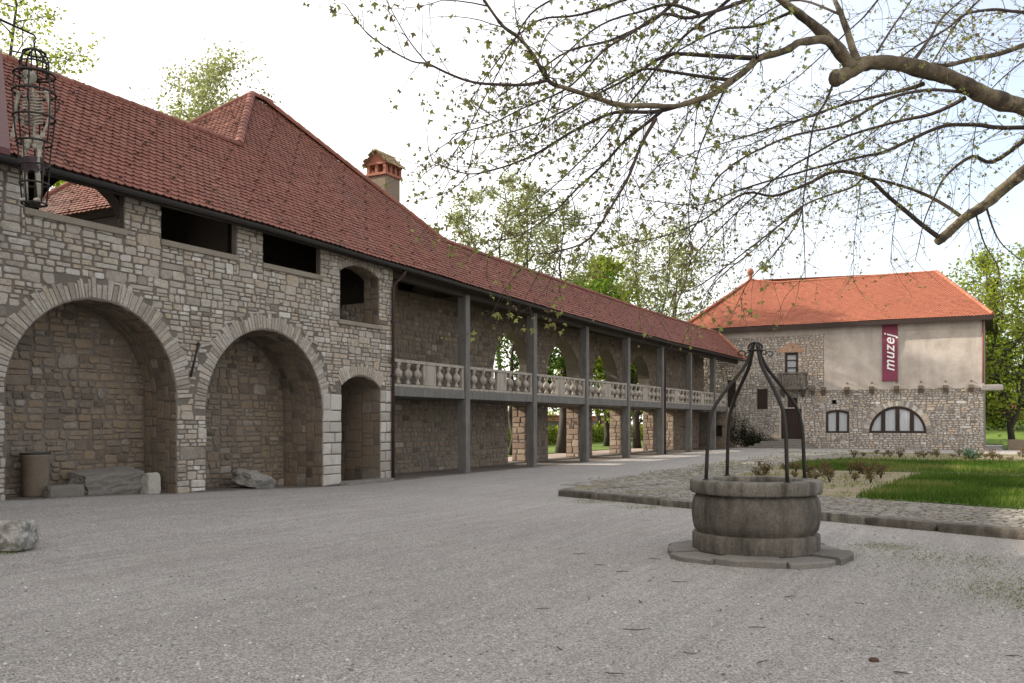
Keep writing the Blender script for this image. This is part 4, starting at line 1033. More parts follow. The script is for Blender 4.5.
for k, (dx, dy) in enumerate(((.17, -.64), (-.60, -.17), (-.17, .64), (.62, .17))):
    # feet given in the camera's right/forward axes, turned into world axes
    c_, s1 = math.cos(YAW), math.sin(YAW); fx, fy = dx * c_ - dy * s1, dx * s1 + dy * c_
    f = MB(); L = math.hypot(fx, fy)
    P = lambda r, z: (WX + fx * r, WY + fy * r, z)
    prof = [(1.07, .86), (1.05, 1.1), (1.03, 1.4), (1.0, 1.56), (.95, 1.71), (.86, 1.82), (.73, 1.93), (.58, 2.04), (.42, 2.15), (.29, 2.24), (.19, 2.33), (.125, 2.42), (.09, 2.50), (.06, 2.55)]
    f.tube([P(*q) for q in prof], [.023] * 10 + [.022, .02, .018, .016], 8)
    f.box(P(1.07, 0)[0] - .035, P(1.07, 0)[0] + .035, P(1.07, 0)[1] - .035, P(1.07, 0)[1] + .035, .84, .93, .008)
    # small scroll on the shoulder near the top
    f.tube([P(.20 + .11 * (1 + .0 * i) - .10 * math.cos(i * .55) * (1 - i * .055), 2.44 + .04 * math.sin(i * .55) * (1 - i * .055)) for i in range(11)], .008, 6)
    f.build('frame_leg', M['iron'], well)
tp = MB(); 
for k in range(2):
    a0 = YAW + k * math.pi / 2; tp.tube([(WX + math.cos(a0) * .085 * math.cos(t_), WY + math.sin(a0) * .085 * math.cos(t_), 2.505 + .075 * math.sin(t_)) for t_ in [math.pi * i / 12 for i in range(13)]], .014, 6)
tp.tube([(WX + .09 * math.cos(i * math.pi / 8), WY + .09 * math.sin(i * math.pi / 8), 2.485) for i in range(17)], .010, 6)
tp.build('frame_crown', M['iron'], well)

# ================================================================== STONES, BIN, STEP
rng = random.Random(51)
def stone(name, label, cat, c, size, rot, mat, rough=.1, tilt=(0, 0), t=.5, n=14):
    mb = MB(); z = gz(c[0], c[1]); rock(mb, (c[0], c[1], z + size[2] / 2 - .03), size, rng, rot, rough, n, t, 0, tilt)
    o = mb.build(name, mat); rebase(o, (c[0], c[1], z)); return tag(o, label, cat)
stone('stone_block', 'rough whitish stone block at the left edge of the gravel', 'stone', (4.22, 6.66), (.74, .42, .36), R(28), M['lichen'], .11, (0, R(-4)), .7)
stone('stone_block', 'small grey kerb block lying beside the waste bin', 'stone', (-.16, 10.60), (.22, .70, .25), R(-4), M['slab_stone'], .05, (0, 0), .3)
stone('stone_slab', 'large flat grey boulder slab under the first blind arch', 'stone', (-.52, 11.75), (.62, 1.35, .50), R(-2), M['slab_stone'], .16, (R(3), R(9)), .3)
stone('stone_block', 'small pale squared stone at the right of the first blind arch', 'stone', (-.22, 12.52), (.28, .36, .44), R(6), M['stone_pale'], .1, (0, 0), .45)
stone('stone_slab', 'tilted flat stone slab under the second blind arch', 'stone', (-.55, 15.75), (.66, 1.0, .40), R(16), M['slab_stone'], .14, (R(-13), R(10)), .7)
stone('door_step', 'low worn stone step in front of the narrow niche', 'step', (.10, 19.2), (.5, 2.1, .13), 0, M['slab_stone'], .05, (0, 0), .4)
bi = empty('waste_bin', (-.62, 10.34, gz(-.62, 10.34)), 'tan round waste bin with dark open top under the first arch', 'bin')
z0 = gz(-.62, 10.34)
b = MB(); b.lathe([(.001, z0), (.20, z0), (.215, z0 + .04), (.235, z0 + .72), (.25, z0 + .74), (.25, z0 + .78), (.22, z0 + .785), (.21, z0 + .7), (.19, z0 + .1), (.001, z0 + .1)], -.62, 10.34, 24); b.build('bin_body', M['bin'], bi)
b = MB(); b.lathe([(.255, z0 + .77), (.262, z0 + .785), (.255, z0 + .80), (.21, z0 + .80), (.205, z0 + .77)], -.62, 10.34, 24, closed=True); b.build('bin_rim', M['metal'], bi)

# ================================================================== ADDED SHADE TOWER, BRACKET, CAGE, SKELETON
tw = MB(); tw.box(-6.5, 2.25, -16, 6.4, -.1, 12.5, .02, m=1); rubble(tw, -6.5, 2.25, 6.9, 12.4, lambda u, v, h: (u, 6.4 + h, v), random.Random(2)); rubble(tw, -5, 6.4, 0, 12.4, lambda u, v, h: (2.25 + h, u, v), random.Random(4))  # unseen tower block added to shade the foreground and hold the bracket
tag(rebase(tw.build('shade_tower', [M['stone'], M['mortar']]), (-1, 4.4, 0)), 'added square rubble stone tower out of view, shading the foreground, carrying the iron bracket', 'tower')
CX, CY = 2.60, 8.17; CZ = lambda y: 1.6 + (423 - y) * .01444
br = MB(); br.tube([(2.2, 6.35, CZ(14)), (2.35, 7.0, CZ(22)), (2.5, 7.7, CZ(30)), (CX, CY, CZ(35))], [.028, .025, .02, .014], 8); br.tube([(2.2, 6.35, CZ(52)), (2.38, 7.1, CZ(40)), (2.48, 7.6, CZ(30))], .014, 6)
br.tube([(CX, CY, CZ(35)), (CX + .01, CY + .02, CZ(38)), (CX, CY, CZ(40))], .012, 6)
tag(rebase(br.build('iron_bracket', M['iron']), (2.2, 6.4, CZ(20))), 'black iron bracket arm holding the hanging cage', 'bracket')
cage = empty('gibbet_cage', (CX, CY, CZ(205)), 'rusty black iron gibbet cage hanging before the tiled roof', 'cage')
def ring(mb, r_, z, th=.014, n=24, sx=1): mb.tube([(CX + r_ * math.cos(2 * math.pi * i / n), CY + r_ * sx * math.sin(2 * math.pi * i / n), z) for i in range(n + 1)], th, 5, cap=False)
c1 = MB()
for k in range(4):
    a = k * math.pi / 4
    c1.tube([(CX + .19 * math.cos(a) * math.cos(t_), CY + .19 * math.sin(a) * math.cos(t_), CZ(64) + .22 * math.sin(t_)) for t_ in [math.pi * i / 12 for i in range(13)]], .013, 5)
for y in (53, 64, 74): ring(c1, .19 if y > 53 else .15, CZ(y))
for k in range(8): a = k * math.pi / 4; c1.tube([(CX + .19 * math.cos(a), CY + .19 * math.sin(a), CZ(64)), (CX + .19 * math.cos(a), CY + .19 * math.sin(a), CZ(76))], .011, 5)
c1.tube([(CX, CY, CZ(39) ), (CX + .025, CY, CZ(41.5)), (CX, CY, CZ(44)), (CX - .025, CY, CZ(41.5)), (CX, CY, CZ(39))], .01, 5); c1.tube([(CX, CY, CZ(43.5)), (CX, CY, CZ(49))], .013, 6)
c1.build('head_hoop', M['iron'], cage)
c2 = MB()
for y, r_ in ((75, .27), (93, .285), (118, .275), (143, .23)): ring(c2, r_, CZ(y), .017)
for k in range(6):
    a = k * math.pi / 3 + .2
    c2.tube([(CX + r_ * math.cos(a), CY + r_ * math.sin(a), CZ(y)) for y, r_ in ((75, .19), (76, .26), (93, .285), (118, .275), (134, .25), (143, .23))], .012, 5)
    if k % 2: c2.tube([(CX + r_ * math.cos(a), CY + r_ * math.sin(a), CZ(y)) for y, r_ in ((93, .285), (97, .34), (104, .33), (108, .28))], .010, 5)
c2.build('torso_bars', M['iron'], cage)
c3 = MB()
for y in (166, 184): ring(c3, .20 if y < 180 else .19, CZ(y), .016)
ring(c3, .17, CZ(204), .013)
for k in range(5): a = k * math.pi / 2.5; c3.tube([(CX + r_ * math.cos(a), CY + r_ * math.sin(a), CZ(y)) for y, r_ in ((143, .23), (166, .20), (184, .19), (204, .16))], .012, 5)
c3.tube([(CX - .17, CY, CZ(204)), (CX + .17, CY, CZ(204))], .012, 5); c3.tube([(CX, CY - .17, CZ(204)), (CX, CY + .17, CZ(204))], .012, 5)
c3.build('leg_bars', M['iron'], cage)
# skeleton stands in the cage, facing the courtyard (towards the camera)
sk = empty('skeleton', (CX, CY, CZ(203)), 'bone coloured human skeleton standing inside the hanging iron cage', 'skeleton')
fw_ = Vector((math.sin(YAW) * 1.0, -math.cos(YAW), 0)); rt_ = Vector((math.cos(YAW), math.sin(YAW), 0)); C0 = Vector((CX, CY, 0)) + rt_ * -.03
def S(r_, f, z): p = C0 + rt_ * r_ + fw_ * f; return (p.x, p.y, z)
b = MB(); zc = CZ(78); b.ball(S(-.045, .0, zc + .02), (.098, .105, .11), 14); b.ball(S(-.045, .05, zc - .055), (.052, .055, .055), 12); b.tube([S(-.085, .05, zc - .09), S(-.045, .095, zc - .105), S(-.005, .05, zc - .09)], .018, 6)
for d in (-.078, -.012): b.ball(S(d, .083, zc - .005), (.02, .02, .018), 8, m=1)
b.ball(S(-.045, .105, zc - .045), (.010, .010, .016), 6, m=1)
b.build('skull', [M['bone'], M['iron']], sk)
b = MB(); b.tube([S(-.03, -.05, CZ(86)), S(-.02, -.07, CZ(95)), S(0, -.085, CZ(108)), S(0, -.06, CZ(124)), S(0, -.05, CZ(140))], .022, 8)
for k in range(10):
    z = CZ(95 + k * 3.0); w_ = .105 + .05 * math.sin(min(1, (k + 1) / 7) * 2.2); 
    for sg in (-1, 1):
        b.tube([S(0, -.08, z + .015), S(sg * w_ * .75, -.075, z + .005), S(sg * w_, 0, z - .02), S(sg * w_ * .75, .075, z - .05), S(sg * (.02 if k < 7 else .07), .095, z - (.045 if k < 7 else .08))], .0125, 5)
b.tube([S(0, .10, CZ(96)), S(0, .105, CZ(116))], [.02, .014], 6)
b.tube([S(-.19, -.0, CZ(92)), S(-.08, .06, CZ(93.5)), S(0, .08, CZ(95))], .012, 6); b.tube([S(.19, -.0, CZ(92)), S(.08, .06, CZ(93.5)), S(0, .08, CZ(95))], .012, 6)
b.build('rib_cage', M['bone'], sk)
b = MB()
for sg in (-1, 1): b.ball(S(sg * .075, -.01, CZ(141)), (.085, .06, .095), 10); b.ball(S(sg * .05, .03, CZ(147)), (.04, .04, .05), 8)
b.build('pelvis', M['bone'], sk)
for sg in (-1, 1):
    b = MB(); b.ball(S(sg * .20, 0, CZ(93)), .035, 8); b.tube([S(sg * .20, 0, CZ(93)), S(sg * .24, -.02, CZ(105)), S(sg * .245, -.01, CZ(116))], [.03, .023, .028], 7)
    b.tube([S(sg * .245, -.01, CZ(116)), S(sg * .235, .06, CZ(128)), S(sg * .22, .10, CZ(134))], [.025, .019, .02], 6); b.tube([S(sg * .225, -.02, CZ(116)), S(sg * .22, .05, CZ(128)), S(sg * .21, .09, CZ(134))], .009, 6)
    for q in range(4): b.tube([S(sg * (.235 - q * .014), .105, CZ(134)), S(sg * (.24 - q * .018), .125, CZ(138)), S(sg * (.235 - q * .016), .135, CZ(142 - abs(q - 1.5)))], .007, 5)
    b.build('arm', M['bone'], sk)
    b = MB(); b.ball(S(sg * .10, 0, CZ(145)), .036, 8); b.tube([S(sg * .105, 0, CZ(145)), S(sg * .11, .03, CZ(158)), S(sg * .095, .03, CZ(171))], [.036, .029, .04], 8)
    b.ball(S(sg * .095, .05, CZ(171)), .032, 8); b.tube([S(sg * .09, .03, CZ(172)), S(sg * .09, 0, CZ(186)), S(sg * .09, -.02, CZ(198))], [.036, .027, .026], 8); b.tube([S(sg * .115, .01, CZ(173)), S(sg * .115, -.02, CZ(198))], .01, 6)
    b.tube([S(sg * .09, -.05, CZ(201)), S(sg * .095, .02, CZ(199.5)), S(sg * .105, .14, CZ(202))], [.026, .03, .018], 8)
    b.build('leg', M['bone'], sk)
b = MB(); n = 20; vs = []
for j in range(5):
    for i in range(n):
        a = 2 * math.pi * i / n; rr = .135 + .006 * j + .022 * math.sin(a * 5 + j); z = CZ(158) - j * .05 - (.16 * noise.noise((i * 1.7, j, 0)) if j == 4 else 0)
        vs.append(S(rr * math.cos(a), rr * .8 * math.sin(a), z))
b.add(vs, [(j * n + i, j * n + (i + 1) % n, (j + 1) * n + (i + 1) % n, (j + 1) * n + i) for j in range(4) for i in range(n)], .5, 0, True); b.build('rag', M['rag'], sk)

# ================================================================== PLANE TREE OVERHEAD
def leafpoly(mb, p, d, size, rng, t, m=0, lobes=True):
    d = d.normalized() if d.length > 1e-6 else Vector((0, 0, -1))
    s_ = d.cross(Vector((rng.gauss(0, 1), rng.gauss(0, 1), rng.gauss(0, 1))))
    s_ = s_.normalized() if s_.length > 1e-6 else d.orthogonal().normalized()
    if lobes:
        prof = [(0, 0), (.22, .42), (.52, .34), (.55, .12), (1, 0), (.55, -.12), (.52, -.34), (.22, -.42)]
        prof = [(.0, 0), (.12, .3), (.42, .55), (.45, .22), (1, 0), (.45, -.22), (.42, -.55), (.12, -.3)]
    else: prof = [(0, 0), (.4, .3), (1, 0), (.4, -.3)]
    mb.add([p + d * a * size + s_ * b * size for a, b in prof], [tuple(range(len(prof)))], t, m)
rng = random.Random(77)
tx, ty = 18.2, 13.7
pt = empty('plane_tree', (tx, ty, 0), 'big plane tree whose leafing limbs hang over the courtyard', 'tree')
b = MB(); b.tube([(tx, ty, -.2), (tx, ty, .3), (tx - .05, ty + .05, 1.5), (tx - .1, ty + .1, 3.2), (tx - .1, ty + .2, 4.6), (tx + .2, ty + .5, 7), (tx + .5, ty + .6, 9.5), (tx + .4, ty + .9, 13)], [.62, .46, .40, .37, .33, .22, .14, .05], 14); b.build('trunk', M['bark'], pt)
T = lambda z: (tx - .1, ty + .15, z)
limbs = [  # (x px, y px, metres away), thickness at both ends in metres
 ([T(4.4), (1160, 150, 10.2), (1080, 128, 9.9), (1024, 107, 9.6), (985, 95, 9.5), (950, 78, 9.4), (905, 65, 9.2), (868, 63, 9.1), (848, 72, 9.05), (834, 80, 9.0)], .11, .062, 'L'),
 ([(852, 68, 9.05), (836, 45, 9.0), (818, 28, 8.9), (795, 10, 8.8), (768, -8, 8.7), (730, -35, 8.6)], .07, .025, 'L'),
 ([(858, 62, 9.05), (850, 40, 9.2), (842, 15, 9.4), (832, -8, 9.6), (820, -50, 9.9)], .042, .016, 'L'),
 ([(838, 52, 9.0), (827, 40, 8.9), (801, 42, 8.7), (787, 50, 8.6), (760, 58, 8.5), (746, 70, 8.4), (727, 84, 8.3), (709, 97, 8.2), (690, 104, 8.1), (675, 107, 8.0), (650, 105, 7.9), (624, 104, 7.8), (594, 97, 7.7), (563, 87, 7.6), (548, 80, 7.5), (533, 54, 7.4), (520, 39, 7.3), (502, 26, 7.2), (483, 0, 7.1), (470, -20, 7.0)], .042, .010, 'L'),
 ([(548, 80, 7.5), (526, 84.5, 7.4), (492, 85, 7.2), (468, 81, 7.1), (444, 72, 7.0), (427, 64, 6.9), (411, 61, 6.85), (385, 46, 6.8), (364, 30, 6.7), (344, 4, 6.6)], .016, .004, 'T'),
 ([(427, 64, 6.9), (412, 45, 6.8), (400, 25, 6.8), (386, 0, 6.7)], .006, .003, 'T'),
 ([(760, 58, 8.5), (735, 58, 8.6), (710, 56, 8.7), (674, 54, 8.8), (650, 65, 8.9), (615, 86, 9.0), (575, 105, 9.1), (540, 122, 9.2), (505, 134, 9.3), (470, 140, 9.3)], .028, .004, 'M'),
 ([(680, 107, 8.05), (655, 112, 8.2), (615, 113, 8.3), (583, 126, 8.4), (552, 144, 8.4), (525, 159, 8.4), (499, 169, 8.4), (467, 173, 8.4), (433, 161, 8.3)], .022, .005, 'M'),
 ([(665, 108, 8.0), (644, 124, 8.1), (625, 140, 8.2), (604, 163, 8.3), (578, 189, 8.4), (552, 215, 8.5), (512, 238, 8.6), (490, 238, 8.6)], .020, .004, 'M'),
 ([(655, 118, 8.0), (644, 138, 7.9), (631, 173, 7.8), (615, 200, 7.7), (589, 239, 7.6), (557, 252, 7.6), (533, 254, 7.6)], .020, .004, 'M'),
 ([(768, -8, 8.7), (720, 10, 8.4), (690, 18, 8.2), (662, 15, 8.0), (631, 32, 7.9), (604, 50, 7.8), (572, 84, 7.7), (530, 105, 7.7), (490, 125, 7.6), (450, 135, 7.6)], .02, .004, 'M'),
 ([(700, 14, 8.2), (670, 4, 8.3), (640, 12, 8.5), (600, 25, 8.6), (560, 60, 8.6), (520, 110, 8.6)], .018, .004, 'T'),
 ([(735, 80, 8.3), (705, 78, 8.5), (672, 72, 8.6), (640, 70, 8.8), (600, 90, 8.9), (560, 118, 8.9), (520, 150, 8.9)], .02, .004, 'T'),
 ([(730, -35, 8.6), (690, -10, 8.4), (650, 22, 8.3), (610, 40, 8.2), (570, 50, 8.1), (535, 75, 8.0), (500, 95, 8.0)], .022, .004, 'T'),
 ([(750, -20, 8.7), (715, 12, 8.9), (680, 40, 9.1), (640, 90, 9.2), (600, 140, 9.2), (560, 180, 9.2), (520, 215, 9.2)], .02, .004, 'T'),
 ([(700, -20, 8.5), (640, -5, 8.3), (580, 15, 8.2), (540, 20, 8.1), (510, 45, 8.0), (470, 100, 8.0)], .018, .004, 'T'),
 ([(600, -30, 8.0), (560, -5, 8.0), (530, 15, 7.9), (505, 60, 7.9), (478, 110, 7.9), (440, 180, 7.9)], .012, .003, 'T'),
 ([(795, 10, 8.8), (760, 25, 9.2), (720, 30, 9.5), (680, 50, 9.7), (640, 80, 9.8), (590, 130, 9.8)], .018, .004, 'T'),
 ([(842, 15, 9.4), (800, 0, 9.8), (770, 10, 10.0), (735, 40, 10.2), (690, 120, 10.4), (660, 170, 10.5)], .014, .003, 'T'),
 ([(900, -30, 10), (870, 10, 10.2), (850, 30, 10.4), (800, 75, 10.6), (760, 105, 10.7), (700, 190, 10.8)], .014, .003, 'T'),
 ([(1000, -20, 10), (960, 20, 10.3), (940, 50, 10.4), (900, 110, 10.6), (850, 150, 10.7), (800, 195, 10.8)], .014, .003, 'T'),
 # lower right limb that bends back on itself
 ([T(6.4), (1180, 80, 11.2), (1100, 112, 11.1), (1024, 172, 11.0), (985, 204, 11.0), (963, 219, 11.0), (945, 236, 11.0), (937, 243, 11.0)], .10, .045, 'L'),
 ([(942, 240, 11.0), (914, 219, 10.9), (888, 197, 10.8), (866, 178, 10.7), (834, 172, 10.6), (804, 186, 10.5), (773, 196, 10.4), (745, 194, 10.3), (717, 211, 10.2), (687, 228, 10.1), (640, 241, 10.0), (610, 250, 9.9)], .034, .004, 'M'),
 ([(963, 219, 11.0), (931, 197, 11.2), (898, 185, 11.3), (866, 178, 11.4), (850, 188, 11.4), (802, 206, 11.4), (757, 246, 11.3), (717, 280, 11.2), (700, 305, 11.1)], .024, .004, 'M'),
 ([T(5.8), (1150, 118, 10.6), (1024, 128, 10.2), (972, 125, 10.0), (937, 128, 9.8), (888, 150, 9.6), (855, 158, 9.5), (800, 172, 9.3), (750, 186, 9.2), (700, 205, 9.1), (640, 200, 9.0)], .034, .004, 'M'),
 ([(1024, 141, 10.4), (993, 162, 10.4), (972, 156, 10.4), (948, 174, 10.4), (935, 195, 10.3), (924, 222, 10.3), (915, 260, 10.2)], .03, .004, 'T'),
 ([T(8.0), (1100, 15, 10.4), (1024, 45, 10.2), (983, 57, 10.0), (945, 65, 9.7), (915, 63, 9.4)], .036, .022, 'M'),
 ([T(9.0), (1100, 8, 10.8), (1024, 12, 10.4), (992, 10, 10.2), (964, 16, 10.0), (949, 26, 9.8), (927, 40, 9.6), (903, 56, 9.4), (860, 95, 9.2), (800, 120, 9.1), (740, 150, 9.0)], .024, .004, 'M'),
 ([(910, 64, 9.2), (930, 38, 9.4), (945, 14, 9.6), (975, -10, 9.9)], .022, .006, 'T'),
 ([(877, 52, 9.1), (892, 28, 9.3), (908, 5, 9.5), (925, -20, 9.7)], .014, .005, 'T'),
 ([(834, 80, 9.0), (826, 100, 9.0), (815, 120, 9.0), (808, 160, 9.0), (802, 208, 9.0), (804, 240, 9.0), (805, 278, 9.0)], .016, .004, 'T'),
 ([(802, 207, 9.0), (795, 226, 9.0), (771, 258, 8.9), (750, 280, 8.9), (735, 310, 8.9)], .010, .003, 'T'),
 ([(802, 207, 9.0), (760, 240, 8.9), (715, 275, 8.8), (690, 290, 8.8), (660, 300, 8.7)], .010, .003, 'T'),
 ([(925, 83, 9.4), (895, 92, 9.7), (860, 100, 9.9), (820, 112, 10.1), (770, 130, 10.3), (715, 145, 10.4), (660, 165, 10.5)], .025, .004, 'M'),
 ([(965, 98, 9.5), (930, 115, 9.8), (895, 122, 10.0), (850, 135, 10.2), (795, 165, 10.4), (750, 200, 10.5), (700, 250, 10.6), (680, 275, 10.6)], .025, .004, 'M'),
 ([(960, 92, 9.5), (925, 90, 9.1), (885, 100, 8.8), (840, 125, 8.6), (780, 140, 8.5), (720, 175, 8.4), (695, 225, 8.3), (665, 265, 8.3)], .02, .004, 'T'),
 ([(727, 84, 8.3), (712, 120, 8.3), (700, 150, 8.3), (688, 200, 8.2), (690, 240, 8.2), (692, 280, 8.2)], .010, .003, 'T'),
 ([(985, 204, 11.0), (992, 225, 10.9), (1003, 245, 10.8), (1024, 262, 10.7)], .016, .004, 'T'),
 ([(975, 212, 11.0), (985, 245, 10.9), (998, 268, 10.9), (1003, 300, 10.8)], .012, .004, 'T'),
 ([(1024, 60, 10.2), (990, 90, 10.1), (975, 130, 10.0), (970, 180, 9.9), (968, 230, 9.9)], .008, .003, 'T'),
 ([(915, 139, 9.7), (905, 170, 9.7), (898, 200, 9.7), (893, 235, 9.7), (890, 262, 9.6)], .008, .003, 'T'),
 ([(860, 188, 11.4), (857, 215, 11.3), (854, 250, 11.3), (853, 280, 11.2)], .007, .003, 'T'),
]
def smooth(pts, k=3):
    out = []; n = len(pts)
    for i in range(n - 1):
        p0, p1, p2, p3 = pts[max(0, i - 1)], pts[i], pts[i + 1], pts[min(n - 1, i + 2)]
        for j in range(k):
            t = j / k
            out.append(.5 * ((2 * p1) + (p2 - p0) * t + (2 * p0 - 5 * p1 + 4 * p2 - p3) * t * t + (3 * p1 - p0 - 3 * p2 + p3) * t ** 3))
    return out + [pts[-1]]
twb, lfb = MB(), MB()
def twig(p, d, L, r0, lev):
    n = max(3, int(L / .11)); pts = [p.copy()]; q = p.copy(); d = d.normalized()
    for i in range(n):
        d = (d + Vector((rng.gauss(0, .18), rng.gauss(0, .18), rng.gauss(0, .17) - .025))).normalized()
        q = q + d * (L / n); pts.append(q.copy())
    twb.tube(pts, [r0 * (1 - .75 * i / n) for i in range(n + 1)], 3 if lev else 4, cap=False)
    for i in range(1, n + 1):
        pp = pts[i]; dd = (pts[i] - pts[i - 1]).normalized()
        if lev < 2 and rng.random() < (.42 if lev == 0 else .22):
            o = (dd * .7 + Vector((rng.gauss(0, .6), rng.gauss(0, .6), rng.gauss(0, .5) - .12))).normalized()
            twig(pp, o, L * rng.uniform(.28, .55), r0 * .55, lev + 1)
        if i > n * .2 and rng.random() < .62:
            for _ in range(rng.choice((1, 1, 2, 3)) if i < n else 3):
                ld = (dd * .4 + Vector((rng.gauss(0, .7), rng.gauss(0, .7), rng.gauss(0, .5) - .35))).normalized()
                leafpoly(lfb, pp + ld * .012, ld, rng.choice((.022, .028, .034, .042, .06)) * rng.uniform(.8, 1.15) * LS, rng, min(1, max(0, rng.gauss(.45, .25))))
for spec, r0, r1, kind in limbs:
    pts = smooth([Vector(q) if i == 0 and spec[0] is q and abs(q[0]) < 100 and q[2] < 20 and q[0] < 30 else at3(*q) for i, q in enumerate(spec)], 8 if kind == 'L' else 4)
    n = len(pts)
    wob = .02 if kind != 'T' else .012
    pts = [p + Vector((noise.noise(p * 2.3), noise.noise(p * 2.3 + Vector((7, 0, 0))), noise.noise(p * 2.3 + Vector((0, 7, 0))))) * wob for p in pts]
    rad = [r0 + (r1 - r0) * (i / (n - 1)) ** .8 for i in range(n)]
    if kind == 'L':
        rad = [r_ * (1 + .13 * noise.noise((i * .55, r0 * 50, 0))) for i, r_ in enumerate(rad)]
        o = MB(); o.tube(pts, rad, 16, rough=.22); o.build('limb', M['bark'], pt)
    elif kind == 'M':
        o = MB(); o.tube(pts, rad, 8); o.build('branch', M['bark'] if r0 > .035 else M['twig'], pt)
    else: twb.tube(pts, rad, 6)
    LS = .62 if spec[-1][2] > 9.55 else (.8 if spec[-1][2] > 8.95 else 1.0)
    acc = 0
    for i in range(1, n):
        seg = (pts[i] - pts[i - 1]); acc += seg.length
        step = {'L': .16, 'M': .085, 'T': .075}[kind]
        if rad[i] > (.032 if kind == 'L' else .09): continue
        while acc > step:
            acc -= step * rng.uniform(.7, 1.4)
            dd = seg.normalized(); side = Vector((rng.gauss(0, 1), rng.gauss(0, 1), rng.gauss(0, .7)))
            side = (side - dd * side.dot(dd)).normalized()
            o = dd * .7 + side * .75 + Vector((0, 0, -.08))
            twig(pts[i], o, {'L': rng.uniform(.4, 1.25), 'M': rng.uniform(.3, 1.15), 'T': rng.uniform(.12, .6)}[kind], {'L': .0065, 'M': .0048, 'T': .0035}[kind], 0 if kind != 'T' else 1)
k_ = MB(); pk = at3(829, 84, 8.98); k_.ball(at3(836, 78, 9.0), (.075, .075, .09), 12); k_.build('knot', M['bark'], pt)
twb.build('twigs', M['twig'], pt); lfb.build('foliage', M['leaf'], pt)
print('plane leaves', len(lfb.f), 'twig faces', len(twb.f))

# ================================================================== BACKGROUND TREES
def tree(name, label, base, H, cr, cb, leaf, nl, ls, seed, trunk_r=.2, stems=1, sparse=.5, group=None, shape='round', limbs_n=26, twigs=True):
    r = random.Random(seed); x, y = base; z0 = 0
    o = empty(name, (x, y, 0), label, 'tree', group)
    tb, fb, lb_ = MB(), MB(), MB(); ends = []
    for s1 in range(stems):
        a = r.uniform(0, 6.28); sp = (.15 * H if stems > 1 else .03 * H)
        pts = []; n = 8; ox, oy = math.cos(a) * sp, math.sin(a) * sp
        for i in range(n + 1):
            k = i / n; pts.append(Vector((x + ox * k ** 1.3 + r.gauss(0, .012 * H) * (k > 0), y + oy * k ** 1.3 + r.gauss(0, .012 * H) * (k > 0), -.1 + H * .93 * k * (1 if s1 == 0 else r.uniform(.8, .98)))))
        tb.tube(pts, [trunk_r * (1.25 if i == 0 else 1) * (1 - .9 * i / n) / (1 if stems == 1 else 1.4) for i in range(n + 1)], 8)
        for q in range(limbs_n // stems):
            k = cb + (1 - cb) * (q + r.random()) / (limbs_n // stems); k = min(.98, k)
            i = min(n - 1, int(k * n)); p = pts[i].lerp(pts[i + 1], k * n - i)
            kk = (k - cb) / (1 - cb)
            rad = cr * {'round': math.sin(math.pi * min(1, .18 + .82 * kk)) ** .7, 'cone': 1.05 - kk, 'tall': (.45 + .55 * math.sin(math.pi * kk)) * (1 - .35 * kk)}[shape]
            a = r.uniform(0, 6.28); el = r.uniform(.1, .9) if shape != 'cone' else r.uniform(-.25, .1)
            d = Vector((math.cos(a) * math.cos(el), math.sin(a) * math.cos(el), math.sin(el))); L = rad * r.uniform(.7, 1.1)
            lp = [p]; m_ = 5
            for j in range(m_): lp.append(lp[-1] + (d + Vector((r.gauss(0, .18), r.gauss(0, .18), r.gauss(0, .15)))) * (L / m_))
            lr = max(.012, trunk_r * .32 * (1 - .6 * k)); lb_.tube(lp, [lr * (1 - .8 * j / m_) for j in range(m_ + 1)], 5, cap=False)
            for j in range(2, m_ + 1):
                for _ in range(3):
                    e = lp[j] + Vector((r.gauss(0, .5), r.gauss(0, .5), r.gauss(.1, .45))).normalized() * L * r.uniform(.15, .42)
                    if twigs: lb_.tube([lp[j], lp[j].lerp(e, .5) + Vector((r.gauss(0, .05), r.gauss(0, .05), .05)), e], [lr * .35, lr * .22, .006], 3, cap=False)
                    ends.append((lp[j], e))
    cl = [r.random() for _ in ends]
    for _ in range(nl):
        i = r.randrange(len(ends)); a, e = ends[i]
        if cl[i] < sparse * .5: continue
        p = a.lerp(e, r.uniform(.2, 1.1)) + Vector((r.gauss(0, 1), r.gauss(0, 1), r.gauss(0, 1))) * cr * .07
        d = Vector((r.gauss(0, 1), r.gauss(0, 1), r.gauss(-.3, .7)))
        leafpoly(fb, p, d, ls * r.uniform(.6, 1.4), r, min(1, max(0, .2 + cl[i] * .5 + r.gauss(0, .17))), 0, False)
    tb.build('trunk', M['trunk'], o); lb_.build('branches', M['trunk'], o); fb.build('foliage', leaf, o)
    return o
BG = 'trees behind the gallery'
tree('deciduous_tree', 'tall pale tree in first leaf behind the steep roof', at(196, 42), 19.4, 4.8, .5, M['leaf_pale'], 10000, .17, 1, .15, sparse=.35, shape='tall')
tree('deciduous_tree', 'leafy tree at the top left corner behind the near roof', at(2, 27), 17.2, 2.7, .45, M['leaf_yg'], 6500, .12, 2, .16, sparse=.3, shape='round')
tree('deciduous_tree', 'green tree seen through the first loggia opening', (-16.5, 20.5), 14.5, 4.2, .3, M['leaf_yg'], 9000, .22, 3, .2, sparse=.1)
for k, (px, D, H, cr_, nl, sp, st) in enumerate(((478, 58, 17.6, 3.0, 3600, .5, 1), (504, 60, 19.5, 3.6, 4600, .5, 1), (533, 62, 19.0, 3.6, 5200, .4, 1), (561, 60, 17.5, 3.4, 5200, .4, 1))):
    tree('deciduous_tree', ('slender bare trunked tree furthest left behind the gallery roof', 'slender second tree from the left above the gallery roof', 'slender third tree from the left above the gallery roof', 'slender tree just left of the yellow green crown')[k], at(px, D), H, cr_, .42, M['leaf_pale'], nl, .20, 10 + k, .20, st, sp, BG, 'tall')
